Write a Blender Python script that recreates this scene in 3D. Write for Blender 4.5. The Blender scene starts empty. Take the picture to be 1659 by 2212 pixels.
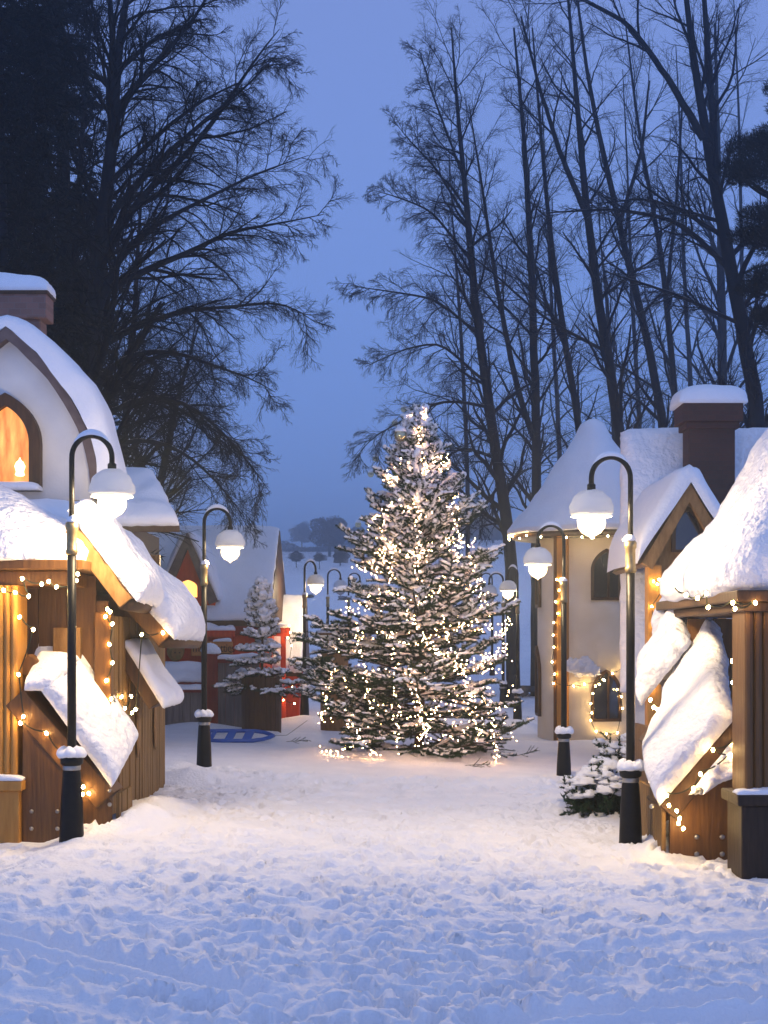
import bpy, bmesh, math, random
import numpy as np
from mathutils import Vector, noise, Matrix
R = math.radians
V = Vector
scene = bpy.context.scene
C = scene.collection
FP = 3000.0; U0 = 829.5; HZ = 1387.0; EYE = 1.5     # camera constants (measured on a 1659 px wide view of the photo)

def P(u, v, d):
    return V(((u - U0) * d / FP, d, EYE + (HZ - v) * d / FP))

# ------------------------------------------------------------------ objects
def tag(o, label=None, cat=None, group=None, kind=None):
    if label: o['label'] = label
    if cat: o['category'] = cat
    if group: o['group'] = group
    if kind: o['kind'] = kind
    return o

def link(name, me, mat=None, parent=None, smooth=False):
    o = bpy.data.objects.new(name, me)
    C.objects.link(o)
    if mat: me.materials.append(mat)
    if smooth and len(me.polygons):
        me.polygons.foreach_set('use_smooth', np.ones(len(me.polygons), dtype=bool))
    if parent is not None:
        o.parent = parent
        if parent.type == 'EMPTY' or parent.parent is not None or True:
            o.matrix_parent_inverse = world_mat(parent).inverted()
    return o

def world_mat(o):
    m = Matrix.LocRotScale(o.location, o.rotation_euler, o.scale)
    if o.parent is not None:
        return world_mat(o.parent) @ o.matrix_parent_inverse @ m
    return m

def empty(name, loc, label, cat, group=None):
    o = bpy.data.objects.new(name, None)
    C.objects.link(o)
    o.location = loc
    o.empty_display_size = .2
    return tag(o, label, cat, group)

class MB:
    def __init__(s): s.v = []; s.f = []
    def add(s, vs, fs):
        b = len(s.v)
        s.v += [tuple(p) for p in vs]
        s.f += [tuple(b + i for i in f) for f in fs]
        return s
    def box(s, x0, x1, y0, y1, z0, z1):
        vs = [(x, y, z) for z in (z0, z1) for y in (y0, y1) for x in (x0, x1)]
        return s.add(vs, [(0,2,3,1),(4,5,7,6),(0,1,5,4),(2,6,7,3),(0,4,6,2),(1,3,7,5)])
    def prism(s, pts, vec):
        n = len(pts); vec = V(vec)
        vs = [V(p) for p in pts] + [V(p) + vec for p in pts]
        fs = [tuple(range(n))[::-1], tuple(range(n, 2*n))]
        fs += [(i, (i+1) % n, n + (i+1) % n, n + i) for i in range(n)]
        return s.add(vs, fs)
    def beam(s, a, b, w, h, up=(0,0,1)):
        a = V(a); b = V(b); t = (b - a).normalized()
        sd = t.cross(V(up)).normalized(); n = sd.cross(t)
        q = [sd*x*w/2 + n*y*h/2 for x, y in ((-1,-1),(1,-1),(1,1),(-1,1))]
        return s.prism([a + k for k in q], b - a)
    def tube(s, pts, r, sides=8, cap=True):
        pts = [V(p) for p in pts]; n = len(pts)
        rs = r if isinstance(r, (list, tuple)) else [r]*n
        vs = []; ref = None
        for i, p in enumerate(pts):
            t = (pts[min(i+1, n-1)] - pts[max(i-1, 0)]).normalized()
            if ref is None:
                ref = V((0,0,1)) if abs(t.z) < .9 else V((1,0,0))
            a = t.cross(ref).normalized(); b = a.cross(t); ref = b
            for k in range(sides):
                th = 2*math.pi*k/sides
                vs.append(p + a*math.cos(th)*rs[i] + b*math.sin(th)*rs[i])
        fs = [(i*sides + k, i*sides + (k+1) % sides, (i+1)*sides + (k+1) % sides, (i+1)*sides + k) for i in range(n-1) for k in range(sides)]
        if cap: fs += [tuple(range(sides))[::-1], tuple(range((n-1)*sides, n*sides))]
        return s.add(vs, fs)
    def lathe(s, prof, c=(0,0,0), seg=20, amp=0, seed=0, scale=6):
        vs = []; c = V(c)
        for r, z in prof:
            for k in range(seg):
                th = 2*math.pi*k/seg
                p = V((r*math.cos(th), r*math.sin(th), z))
                if amp:
                    q = noise.noise(p*scale + V((seed*3.1, seed, 0)))
                    p = p + V((math.cos(th)*q*amp, math.sin(th)*q*amp, q*amp*.7))
                vs.append(p + c)
        n = len(prof)
        fs = [(i*seg + k, i*seg + (k+1) % seg, (i+1)*seg + (k+1) % seg, (i+1)*seg + k) for i in range(n-1) for k in range(seg)]
        fs += [tuple(range(seg))[::-1], tuple(range((n-1)*seg, n*seg))]
        return s.add(vs, fs)
    def build(s, name, mat, parent=None, smooth=False, bevel=0):
        me = bpy.data.meshes.new(name)
        me.from_pydata(s.v, [], s.f)
        me.validate()
        bm = bmesh.new(); bm.from_mesh(me)
        bmesh.ops.recalc_face_normals(bm, faces=bm.faces)
        bm.to_mesh(me); bm.free()
        o = link(name, me, mat, parent, smooth)
        if bevel:
            m = o.modifiers.new('bevel', 'BEVEL'); m.width = bevel; m.segments = 2; m.limit_method = 'ANGLE'
        return o

def mesh_np(name, verts, faces, mat, parent=None, smooth=False):
    me = bpy.data.meshes.new(name)
    verts = np.ascontiguousarray(verts, dtype=np.float32); faces = np.ascontiguousarray(faces, dtype=np.int32)
    k = faces.shape[1]
    me.vertices.add(len(verts)); me.vertices.foreach_set('co', verts.ravel())
    me.loops.add(faces.size); me.loops.foreach_set('vertex_index', faces.ravel())
    me.polygons.add(len(faces))
    me.polygons.foreach_set('loop_start', np.arange(0, faces.size, k, dtype=np.int32))
    me.polygons.foreach_set('loop_total', np.full(len(faces), k, dtype=np.int32))
    me.update(calc_edges=True)
    return link(name, me, mat, parent, smooth)

def snow_quad(mb, a, b, c, d, T, amp=.025, k=7, nu=26, nv=26, seed=0, scale=3.5, bulge=.25, fine=.006):
    """thick rounded snow lying on the sloping quad a b c d"""
    a, b, c, d = V(a), V(b), V(c), V(d)
    N = (b - a).cross(d - a).normalized()
    if N.z < 0: N = -N
    up = (N*.75 + V((0,0,1))*.25).normalized()
    vs = []
    mid = (a + b + c + d)/4
    for j in range(nv + 1):
        t = .5 - .5*math.cos(math.pi*j/nv)
        for i in range(nu + 1):
            s = .5 - .5*math.cos(math.pi*i/nu)
            p = a*(1-s)*(1-t) + b*s*(1-t) + c*s*t + d*(1-s)*t
            pr = ((1 - abs(2*s-1)**k)*(1 - abs(2*t-1)**k))
            pr = max(pr, 0)**.42
            q = noise.noise(p*scale + V((seed*7.3, seed*1.7, 0)))
            q2 = noise.noise(p*scale*5 + V((seed*2.3, 0, seed)))
            out = (p - mid); out -= N*out.dot(N)
            if out.length > 0: out.normalize()
            edge = max(abs(2*s-1), abs(2*t-1))**6
            p = p + up*(T*pr + pr*(q*amp*2.2 + q2*fine)) + out*(bulge*T*pr*edge + edge*q2*amp)
            vs.append(p)
    w = nu + 1
    fs = [(j*w+i, j*w+i+1, (j+1)*w+i+1, (j+1)*w+i) for j in range(nv) for i in range(nu)]
    ring = [i for i in range(w)] + [j*w + nu for j in range(1, nv+1)] + [nv*w + i for i in range(nu-1, -1, -1)] + [j*w for j in range(nv-1, 0, -1)]
    fs.append(tuple(ring[::-1]))
    return mb.add(vs, fs)

def snow_blob(mb, c, rx, ry, rz, seed=0, amp=.25, flat=.35, seg=14, rings=9):
    """a lump of snow with a flattened underside"""
    c = V(c); vs = []
    for j in range(rings + 1):
        ph = math.pi*j/rings
        for i in range(seg):
            th = 2*math.pi*i/seg
            n = V((math.sin(ph)*math.cos(th), math.sin(ph)*math.sin(th), math.cos(ph)))
            q = 1 + amp*noise.noise(n*1.6 + V((seed*5.1, seed*2.2, seed))) + amp*.4*noise.noise(n*4 + V((seed, 0, seed*3)))
            z = n.z*rz*q
            if z < 0: z *= flat
            vs.append(c + V((n.x*rx*q, n.y*ry*q, z)))
    fs = [(j*seg+i, j*seg+(i+1) % seg, (j+1)*seg+(i+1) % seg, (j+1)*seg+i) for j in range(rings) for i in range(seg)]
    return mb.add(vs, fs)

def snow_hip(mb, cx, cy, hx, hy, prof, seg=72, sup=5, amp=.03, seed=0):
    """snow on a square hipped roof; prof = list of (scale, z) from the eave underside to the apex"""
    vs = []
    for s, z in prof:
        e = 2 + (sup - 2)*min(1, s)
        for k in range(seg):
            th = 2*math.pi*k/seg
            cx_, sy_ = math.cos(th), math.sin(th)
            rr = (abs(cx_)**e + abs(sy_)**e)**(-1/e)
            p = V((cx + cx_*rr*s*hx, cy + sy_*rr*s*hy, z))
            q = noise.noise(p*2.6 + V((seed*4.7, 0, seed))); q2 = noise.noise(p*11 + V((0, seed, 0))); q3 = noise.noise(p*30)
            nrm = V((cx_, sy_, .8)).normalized()
            vs.append(p + nrm*(q*amp*2 + q2*amp*.6 + q3*amp*.3))
    n = len(prof)
    fs = [(i*seg + k, i*seg + (k+1) % seg, (i+1)*seg + (k+1) % seg, (i+1)*seg + k) for i in range(n-1) for k in range(seg)]
    fs += [tuple(range(seg))[::-1], tuple(range((n-1)*seg, n*seg))]
    return mb.add(vs, fs)

def snow_ruled(mb, A, B, T, na=40, nb=24, amp=.02, k=10, seed=0, scale=4):
    """thick snow spanning between two 3-D edge curves A and B (snow grows along the surface normal)"""
    A = resample(A, na + 1); B = resample(B, na + 1)
    ctr = sum(A + B, V((0,0,0)))/(2*na + 2)
    vs = []
    for i in range(na + 1):
        for j in range(nb + 1):
            t = .5 - .5*math.cos(math.pi*j/nb); sA = i/na
            p = A[i].lerp(B[i], t)
            i0, i1 = max(0, i-1), min(na, i+1)
            N = (A[i1].lerp(B[i1], t) - A[i0].lerp(B[i0], t)).cross(B[i] - A[i])
            N = N.normalized() if N.length > 1e-9 else V((0,0,1))
            if N.z < 0: N = -N
            pr = max(0, (1 - abs(2*t-1)**k)*(1 - abs(2*sA-1)**(k*1.6)))**.42
            q = noise.noise(p*scale + V((seed*7.3, seed, 0))); q2 = noise.noise(p*scale*5)
            vs.append(p + (N*.8 + V((0,0,.2)))*(T*pr + pr*(q*amp*2 + q2*.006)) + V((q2, q, q2))*.012*(1 - pr))
    w = nb + 1
    fs = [(i*w+j, i*w+j+1, (i+1)*w+j+1, (i+1)*w+j) for i in range(na) for j in range(nb)]
    ring = [j for j in range(w)] + [i*w + nb for i in range(1, na+1)] + [na*w + j for j in range(nb-1, -1, -1)] + [i*w for i in range(na-1, 0, -1)]
    fs.append(tuple(ring[::-1]))
    return mb.add(vs, fs)
def resample(pts, n):
    pts = [V(p) for p in pts]; L = [0]
    for a, b in zip(pts, pts[1:]): L.append(L[-1] + (b - a).length)
    out = []
    for i in range(n):
        s = L[-1]*i/(n-1); k = 0
        while k < len(L) - 2 and L[k+1] < s: k += 1
        f = (s - L[k])/max(1e-9, L[k+1] - L[k]); out.append(pts[k].lerp(pts[k+1], f))
    return out

def densify(prof, n=5):
    out = []
    for (a, b), (c, d) in zip(prof, prof[1:]):
        out += [(a + (c-a)*i/n, b + (d-b)*i/n) for i in range(n)]
    return out + [prof[-1]]

# ------------------------------------------------------------------ materials
def nodes(m):
    m.use_nodes = True
    return m.node_tree, m.node_tree.nodes, m.node_tree.links, m.node_tree.nodes['Principled BSDF']

def mat(name, c1, c2=None, scale=8, rough=.7, bump=.0, stretch=(1,1,1), metal=0, spec=.3, bscale=None, dust=0, detail=6, coat=0, bdist=.02):
    m = bpy.data.materials.new(name)
    nt, ns, lk, b = nodes(m)
    b.inputs['Roughness'].default_value = rough
    b.inputs['Metallic'].default_value = metal
    b.inputs['Specular IOR Level'].default_value = spec
    b.inputs['Coat Weight'].default_value = coat
    b.inputs['Base Color'].default_value = (*c1, 1)
    tc = ns.new('ShaderNodeTexCoord'); mp = ns.new('ShaderNodeMapping')
    mp.inputs['Scale'].default_value = stretch
    lk.new(tc.outputs['Object'], mp.inputs['Vector'])
    nz = ns.new('ShaderNodeTexNoise'); nz.inputs['Scale'].default_value = scale; nz.inputs['Detail'].default_value = detail
    lk.new(mp.outputs[0], nz.inputs['Vector'])
    col = None
    if c2:
        cr = ns.new('ShaderNodeValToRGB')
        cr.color_ramp.elements[0].position = .32; cr.color_ramp.elements[1].position = .68
        cr.color_ramp.elements[0].color = (*c1, 1); cr.color_ramp.elements[1].color = (*c2, 1)
        lk.new(nz.outputs['Fac'], cr.inputs['Fac'])
        col = cr.outputs['Color']
        lk.new(col, b.inputs['Base Color'])
    if dust:
        ge = ns.new('ShaderNodeNewGeometry'); sx = ns.new('ShaderNodeSeparateXYZ')
        lk.new(ge.outputs['Normal'], sx.inputs[0])
        ad = ns.new('ShaderNodeMath'); ad.operation = 'MULTIPLY_ADD'; ad.inputs[1].default_value = .5; lk.new(nz.outputs['Fac'], ad.inputs[0]); lk.new(sx.outputs['Z'], ad.inputs[2])
        mr = ns.new('ShaderNodeMapRange'); mr.inputs['From Min'].default_value = .95; mr.inputs['From Max'].default_value = 1.15
        mr.inputs['To Max'].default_value = dust
        lk.new(ad.outputs[0], mr.inputs['Value'])
        mx = ns.new('ShaderNodeMixRGB'); mx.inputs['Color2'].default_value = (.75,.78,.84,1)
        mx.inputs['Color1'].default_value = (*c1, 1)
        if col: lk.new(col, mx.inputs['Color1'])
        lk.new(mr.outputs[0], mx.inputs['Fac']); lk.new(mx.outputs[0], b.inputs['Base Color'])
    if bump:
        n2 = nz
        if bscale:
            n2 = ns.new('ShaderNodeTexNoise'); n2.inputs['Scale'].default_value = bscale; n2.inputs['Detail'].default_value = 5
            lk.new(mp.outputs[0], n2.inputs['Vector'])
        bp = ns.new('ShaderNodeBump'); bp.inputs['Strength'].default_value = bump; bp.inputs['Distance'].default_value = bdist
        lk.new(n2.outputs['Fac'], bp.inputs['Height']); lk.new(bp.outputs[0], b.inputs['Normal'])
    return m

def emit(name, col, strength, var=None, scale=6):
    m = bpy.data.materials.new(name)
    nt, ns, lk, b = nodes(m)
    b.inputs['Base Color'].default_value = (.8,.75,.65,1) if strength > 3 else (.06,.04,.03,1)
    b.inputs['Emission Color'].default_value = (*col, 1)
    b.inputs['Emission Strength'].default_value = strength
    if var:
        tc = ns.new('ShaderNodeTexCoord'); nz = ns.new('ShaderNodeTexNoise'); nz.inputs['Scale'].default_value = scale; nz.inputs['Detail'].default_value = 5
        mp = ns.new('ShaderNodeMapping'); mp.inputs['Scale'].default_value = (2.2, 1, .5) if strength < 3 else (1, 1, 1); mp.inputs['Rotation'].default_value = (0, .3 if strength < 3 else 0, 0)
        lk.new(tc.outputs['Object'], mp.inputs[0]); lk.new(mp.outputs[0], nz.inputs['Vector'])
        cr = ns.new('ShaderNodeValToRGB'); cr.color_ramp.elements[0].position = .3; cr.color_ramp.elements[1].position = .7
        cr.color_ramp.elements[0].color = (*col, 1); cr.color_ramp.elements[1].color = (*var, 1)
        lk.new(nz.outputs['Fac'], cr.inputs['Fac']); lk.new(cr.outputs[0], b.inputs['Emission Color'])
    return m

M = {}
M['snow'] = mat('snow', (.80,.82,.86), (.86,.87,.90), scale=3, rough=.65, bump=.5, bscale=26, spec=.25)
M['ground'] = mat('trodden_snow', (.78,.80,.85), (.86,.87,.90), scale=2.2, rough=.6, bump=.65, bscale=34, spec=.3)
M['rough_snow'] = mat('wind_crusted_snow', (.80,.81,.85), (.87,.87,.90), scale=5, rough=.7, bump=1.0, bscale=13, spec=.2, bdist=.045)
M['bark'] = mat('dark_bark', (.008,.014,.024), (.018,.023,.034), scale=7, rough=.9, bump=.6, stretch=(1,1,.25), spec=.1, dust=.4)  # blue tint of the dusk put into the bark colour
M['twig'] = mat('dark_twigs', (.008,.014,.027), (.014,.021,.036), scale=3, rough=.9, spec=.05, dust=.3)  # bluish base carries the hazy dusk light; real twigs are not blue
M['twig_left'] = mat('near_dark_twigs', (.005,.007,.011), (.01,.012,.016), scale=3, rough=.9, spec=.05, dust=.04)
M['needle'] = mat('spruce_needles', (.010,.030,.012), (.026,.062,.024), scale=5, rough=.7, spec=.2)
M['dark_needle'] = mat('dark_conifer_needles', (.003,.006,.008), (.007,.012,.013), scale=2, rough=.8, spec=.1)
M['spruce_bark'] = mat('spruce_bark', (.06,.04,.025), (.1,.065,.04), scale=20, rough=.9, bump=.5)
M['ochre'] = mat('ochre_painted_wood', (.40,.17,.025), (.5,.24,.045), scale=9, rough=.5, bump=.25, stretch=(5,5,.4), spec=.4)
M['brown'] = mat('brown_stained_wood', (.10,.042,.008), (.16,.07,.014), scale=9, rough=.5, bump=.3, stretch=(5,5,.4), spec=.4)
M['darkwood'] = mat('dark_brown_wood', (.05,.025,.012), (.085,.042,.018), scale=9, rough=.6, bump=.3, stretch=(4,4,.5))
M['black_wood'] = mat('black_brown_wood', (.02,.011,.006), (.035,.019,.01), scale=9, rough=.6, bump=.3, stretch=(4,4,.5))
M['tan'] = mat('weathered_tan_board', (.2,.1,.03), (.3,.165,.06), scale=8, rough=.7, bump=.4, stretch=(3,3,1))
M['plank'] = mat('larch_planks', (.13,.068,.02), (.29,.165,.05), scale=11, rough=.65, bump=.5, stretch=(6,6,.22))
M['plaster'] = mat('white_plaster', (.60,.585,.57), (.72,.71,.69), scale=2.2, rough=.85, bump=.25, bscale=45)
M['cream'] = mat('cream_plaster', (.76,.65,.47), (.84,.75,.6), scale=2.5, rough=.85, bump=.25, bscale=45)
M['trim'] = mat('grey_brown_trim', (.10,.07,.065), (.15,.11,.1), scale=10, rough=.7, bump=.3)
M['red'] = mat('falu_red_paint', (.5,.04,.012), (.6,.07,.02), scale=8, rough=.7, bump=.3, stretch=(4,4,.4))
M['darkred'] = mat('dark_red_paint', (.17,.016,.012), (.23,.026,.018), scale=8, rough=.7, bump=.3, stretch=(4,4,.4))
M['grey'] = mat('grey_fence_planks', (.12,.10,.10), (.22,.19,.175), scale=8, rough=.8, bump=.4, stretch=(5,5,.3))
M['iron'] = mat('black_painted_iron', (.004,.004,.005), (.008,.008,.008), scale=30, rough=.42, bump=.08, spec=.16, metal=.0)
M['brass'] = mat('aged_brass', (.22,.16,.08), (.32,.25,.13), scale=20, rough=.35, metal=.8)
M['bolt'] = mat('galvanised_bolt', (.3,.29,.27), (.4,.39,.36), scale=20, rough=.4, metal=.8)
M['blue'] = mat('blue_plastic', (.014,.075,.36), (.02,.1,.44), scale=4, rough=.35, spec=.5)
M['cord'] = mat('dark_cable', (.015,.02,.012), rough=.6)
M['signboard'] = mat('orange_brown_board', (.45,.18,.05), (.55,.25,.08), scale=7, rough=.7, bump=.3, stretch=(1,4,4))
M['ink'] = mat('burnt_lettering', (.03,.012,.006), rough=.7)
M['carved'] = mat('carved_oiled_wood', (.14,.085,.02), (.24,.16,.05), scale=12, rough=.6, bump=.5)
M['stone'] = mat('dark_stone', (.03,.033,.04), (.06,.06,.07), scale=6, rough=.9, bump=.5)
M['glassdark'] = mat('dark_window_glass', (.015,.018,.03), rough=.06, spec=.9)
def globe_mat(name, col, strength):
    m = bpy.data.materials.new(name); nt, ns, lk, b = nodes(m)
    em = ns.new('ShaderNodeEmission'); em.inputs['Color'].default_value = (*col, 1); em.inputs['Strength'].default_value = strength
    tr = ns.new('ShaderNodeBsdfTransparent'); mx = ns.new('ShaderNodeMixShader'); mx.inputs[0].default_value = .45
    lk.new(tr.outputs[0], mx.inputs[1]); lk.new(em.outputs[0], mx.inputs[2]); lk.new(mx.outputs[0], ns['Material Output'].inputs['Surface'])
    return m
M['globe'] = globe_mat('lit_lamp_globe', (1.0,.74,.42), 14)
M['globe_dim'] = globe_mat('weaker_lamp_globe', (1.0,.72,.38), 10)
M['globe_off'] = mat('unlit_lamp_globe', (.3,.32,.36), rough=.2, spec=.6)
M['bulb'] = emit('warm_fairy_bulb', (1.0,.64,.24), 140)
M['treebulb'] = emit('tree_fairy_bulb', (1.0,.38,.10), 165, (1.0,.62,.33), scale=40)
M['orange_win'] = emit('warm_lit_window', (.55,.12,.012), 1.6, (1.0,.45,.11), scale=7)
M['lit_win'] = emit('bright_lit_window', (1.0,.42,.08), 2.2, (1.0,.55,.16), scale=9)
M['pane_glint'] = emit('reflection_glow', (1.0,.66,.28), 6)  # emission for the lamp reflection added on the gable window

def brick(name, c1, c2, mortar, scale):
    m = bpy.data.materials.new(name)
    nt, ns, lk, b = nodes(m)
    b.inputs['Roughness'].default_value = .85
    tc = ns.new('ShaderNodeTexCoord'); mp = ns.new('ShaderNodeMapping'); mp.inputs['Rotation'].default_value = (R(90), 0, 0)
    br = ns.new('ShaderNodeTexBrick'); br.inputs['Scale'].default_value = scale
    br.inputs['Color1'].default_value = (*c1, 1); br.inputs['Color2'].default_value = (*c2, 1); br.inputs['Mortar'].default_value = (*mortar, 1)
    br.inputs['Mortar Size'].default_value = .012
    lk.new(tc.outputs['Object'], mp.inputs[0]); lk.new(mp.outputs[0], br.inputs['Vector']); lk.new(br.outputs['Color'], b.inputs['Base Color'])
    bp = ns.new('ShaderNodeBump'); bp.inputs['Strength'].default_value = .4; bp.inputs['Distance'].default_value = .02
    bp.invert = True
    lk.new(br.outputs['Fac'], bp.inputs['Height']); lk.new(bp.outputs[0], b.inputs['Normal'])
    return m
M['brick'] = brick('dark_red_brick', (.05,.018,.013), (.07,.024,.016), (.045,.03,.027), 4)
M['brick_pale'] = brick('reddish_brick', (.19,.1,.075), (.25,.13,.1), (.2,.14,.12), 4)

def frosted(name):
    m = bpy.data.materials.new(name)
    nt, ns, lk, b = nodes(m)
    b.inputs['Base Color'].default_value = (.80,.84,.88,1); b.inputs['Roughness'].default_value = .6
    tr = ns.new('ShaderNodeBsdfTranslucent'); tr.inputs['Color'].default_value = (.92,.92,.92,1)
    mx = ns.new('ShaderNodeMixShader'); mx.inputs[0].default_value = .5
    lk.new(b.outputs[0], mx.inputs[1]); lk.new(tr.outputs[0], mx.inputs[2])
    lk.new(mx.outputs[0], ns['Material Output'].inputs['Surface'])
    return m
M['lampsnow'] = frosted('thin_lamp_snow')

def glassball(name):
    m = bpy.data.materials.new(name)
    nt, ns, lk, b = nodes(m)
    b.inputs['Base Color'].default_value = (.85,.72,.42,1); b.inputs['Roughness'].default_value = .04
    b.inputs['Metallic'].default_value = .55; b.inputs['Transmission Weight'].default_value = .8; b.inputs['IOR'].default_value = 1.15
    return m
M['bauble'] = glassball('gold_tinted_glass')

# ------------------------------------------------------------------ terrain
rng = np.random.default_rng(7)
TAB = rng.random((256, 256))
def vnoise(x, y):
    xi = np.floor(x).astype(int); yi = np.floor(y).astype(int)
    fx = x - xi; fy = y - yi
    fx = fx*fx*(3 - 2*fx); fy = fy*fy*(3 - 2*fy)
    a = TAB[xi % 256, yi % 256]; b = TAB[(xi+1) % 256, yi % 256]; c = TAB[xi % 256, (yi+1) % 256]; d = TAB[(xi+1) % 256, (yi+1) % 256]
    return (a*(1-fx)*(1-fy) + b*fx*(1-fy) + c*(1-fx)*fy + d*fx*fy)*2 - 1
def fbm(x, y, o=4):
    s = 0; a = 1; t = 0
    for i in range(o):
        s = s + a*vnoise(x*2**i + 17.3*i, y*2**i + 9.1*i); t += a; a *= .5
    return s/t
def sst(e0, e1, x):
    t = np.clip((x - e0)/(e1 - e0), 0, 1)
    return t*t*(3 - 2*t)

MOUNDS = [(-1.95,11.3,.16,.2,.3), (-2.2,11.0,.06,.2,.2), (-1.98,12.3,.13,.25,.5), (-1.6,11.2,.05,.5,.5), (-2.05,14.9,.14,.4,.35), (-1.85,16.0,.08,.3,.3), (-2.4,16.3,.10,.25,.4),
          (2.0,10.75,.05,.25,.2), (2.25,11.0,.10,.2,.4), (2.45,11.3,.2,.25,.4), (2.2,13.9,.16,.5,.6), (2.3,16.7,.08,.3,.3), (1.7,16.1,.06,.4,.3),
          (-.9,19.3,.1,.4,.3), (.1,18.9,.09,.5,.3), (.9,19.0,.11,.4,.3), (1.3,19.8,.12,.4,.4), (2.55,26.9,.16,.45,.5), (-1.5,26.8,.1,.4,.5), (-2.2,22.6,.12,.4,.3), (-1.9,22.4,.1,.25,.2),
          (3.4,22.6,.1,1.0,.5), (-3.2,23.6,.1,.7,.3)]
prints = []
_r = random.Random(5)
for i in range(2600):
    y = 4.6 + 11.5*_r.random()**1.4
    x = _r.gauss(0, .17*y)
    prints.append((x, y, _r.uniform(-.9, .9) + (math.pi/2 if _r.random() < .8 else 0), _r.uniform(.07,.14), _r.uniform(.03,.055), _r.uniform(.015,.045)))

def base_h(x, y):
    x = np.asarray(x, dtype=float); y = np.asarray(y, dtype=float)
    h = -.033*(np.clip(x, -3, 4) + 2.2)*sst(40, 26, y)
    yy = np.clip(y - 27, 0, 320)
    h = h + .086*(np.sqrt(yy*yy + 9) - 3) * (1 - .12*sst(-1.5, -8, x))
    h = h - .12*sst(-2.3, -2.75, x)*sst(14.4, 12, y)*sst(8, 9.5, y)
    for mx, my, a, sx, sy in MOUNDS:
        h = h + a*np.exp(-((x-mx)/sx)**2 - ((y-my)/sy)**2)
    bank = np.clip(sst(1.6, 2.3, np.abs(x - .0))*sst(8.0, 10, y)*sst(20, 17, y), 0, 1)
    h = h + .0*bank + .03*fbm(x*1.1, y*.9, 3)*sst(60, 20, y)
    h = h + .05*np.exp(-((y - 15.6 - .1*x)/.35)**2)*sst(2.2, 1.6, np.abs(x))
    h = h + .5*fbm(x*.05, y*.04, 3)*sst(40, 120, y)
    return h

def make_ground():
    ys = [-6, -3, 0, 2, 3.2]
    y = 4.0
    while y < 19: ys.append(y); y += max(.011, .0024*y)
    while y < 45: ys.append(y); y += .0075*y
    while y < 420: ys.append(y); y += .03*y
    ys += [430, 470, 540]
    ys = np.array(ys)
    s = np.concatenate([np.linspace(-1.5, -.42, 16)[:-1], np.linspace(-.42, .42, 400), np.linspace(.42, 1.5, 16)[1:]])
    w = np.minimum(np.maximum(ys + 1.0, 6), 190)
    X = s[None, :]*w[:, None]; Y = np.repeat(ys[:, None], len(s), 1)
    H = base_h(X, Y)
    tramp = (.45 + .75*sst(-.25, .35, fbm(X*.55 + 9, Y*.5, 3)))*sst(17, 7.5, Y)*(1 - .8*sst(1.5, 2.4, np.abs(X))*sst(8, 9.5, Y))
    t1 = fbm(X*3.2, Y*2.6, 4); t2 = np.abs(fbm(X*6.5 + 5, Y*4.5 + 3, 3)); t3 = fbm(X*15, Y*11, 2)
    H = H + tramp*(.038*t1 - .016*t2 + .018*t3 + .018*fbm(X*8 + 3, Y*6.5, 3)) + .006*fbm(X*9, Y*6, 3)*sst(40, 14, Y)
    H = H + .03*t1*sst(.2, .8, t1)*tramp
    dep = np.zeros_like(H)
    for px, py, an, la, lb, de in prints:
        j0, j1 = np.searchsorted(ys, [py - .32, py + .32])
        if j1 <= j0: continue
        xx = X[j0:j1] - px; yy = Y[j0:j1] - py
        ca, sa = math.cos(an), math.sin(an)
        a = (xx*ca + yy*sa)/la; b = (-xx*sa + yy*ca)/lb
        r2 = a*a + b*b
        dep[j0:j1] += -de*np.exp(-r2**2) + .55*de*np.exp(-((np.sqrt(r2) - 1.45)/.33)**2)
    H = H + np.clip(dep, -.06, .04)
    # sled and wheel tracks curving through the trodden snow
    for (x0, y0, x1, y1, bend, wd, de) in ((-3.2,7.75,-.45,6.0,.15,.06,.08), (-3.2,7.4,-.35,5.75,.15,.055,.07), (3.4,7.3,.35,5.65,-.12,.06,.08), (3.4,7.0,.5,5.45,-.12,.05,.065), (3.4,8.6,.6,7.0,-.1,.05,.03), (-3,7.9,-.2,7.25,.1,.05,.03), (-2.6,6.2,-.8,5.5,.15,.04,.02)):
        t = np.clip((X - x0)/(x1 - x0), -.2, 1.2)
        yc = y0 + (y1 - y0)*t + bend*4*t*(1-t)
        m = sst(-.1, .1, t)*sst(1.1, .85, t)
        q = (Y - yc)/(wd*1.6)
        flat = base_h(X, Y)
        H = flat + (H - flat)*(1 - .85*m*np.exp(-(q/1.7)**4))
        H = H + m*(-de*np.exp(-q**2) + .7*de*np.exp(-((np.abs(q) - 1.8)/.6)**2))
    nr, nc = H.shape
    idx = np.arange(nr*nc).reshape(nr, nc)
    F = np.stack([idx[:-1,:-1], idx[:-1,1:], idx[1:,1:], idx[1:,:-1]], -1).reshape(-1, 4)
    o = mesh_np('ground', np.stack([X, Y, H], -1).reshape(-1, 3), F, M['ground'], None, True)
    tag(o, 'trodden snow covering the lane and the rising field', None, None, 'structure')
make_ground()
def gz(x, y): return float(base_h(x, y))

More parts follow.
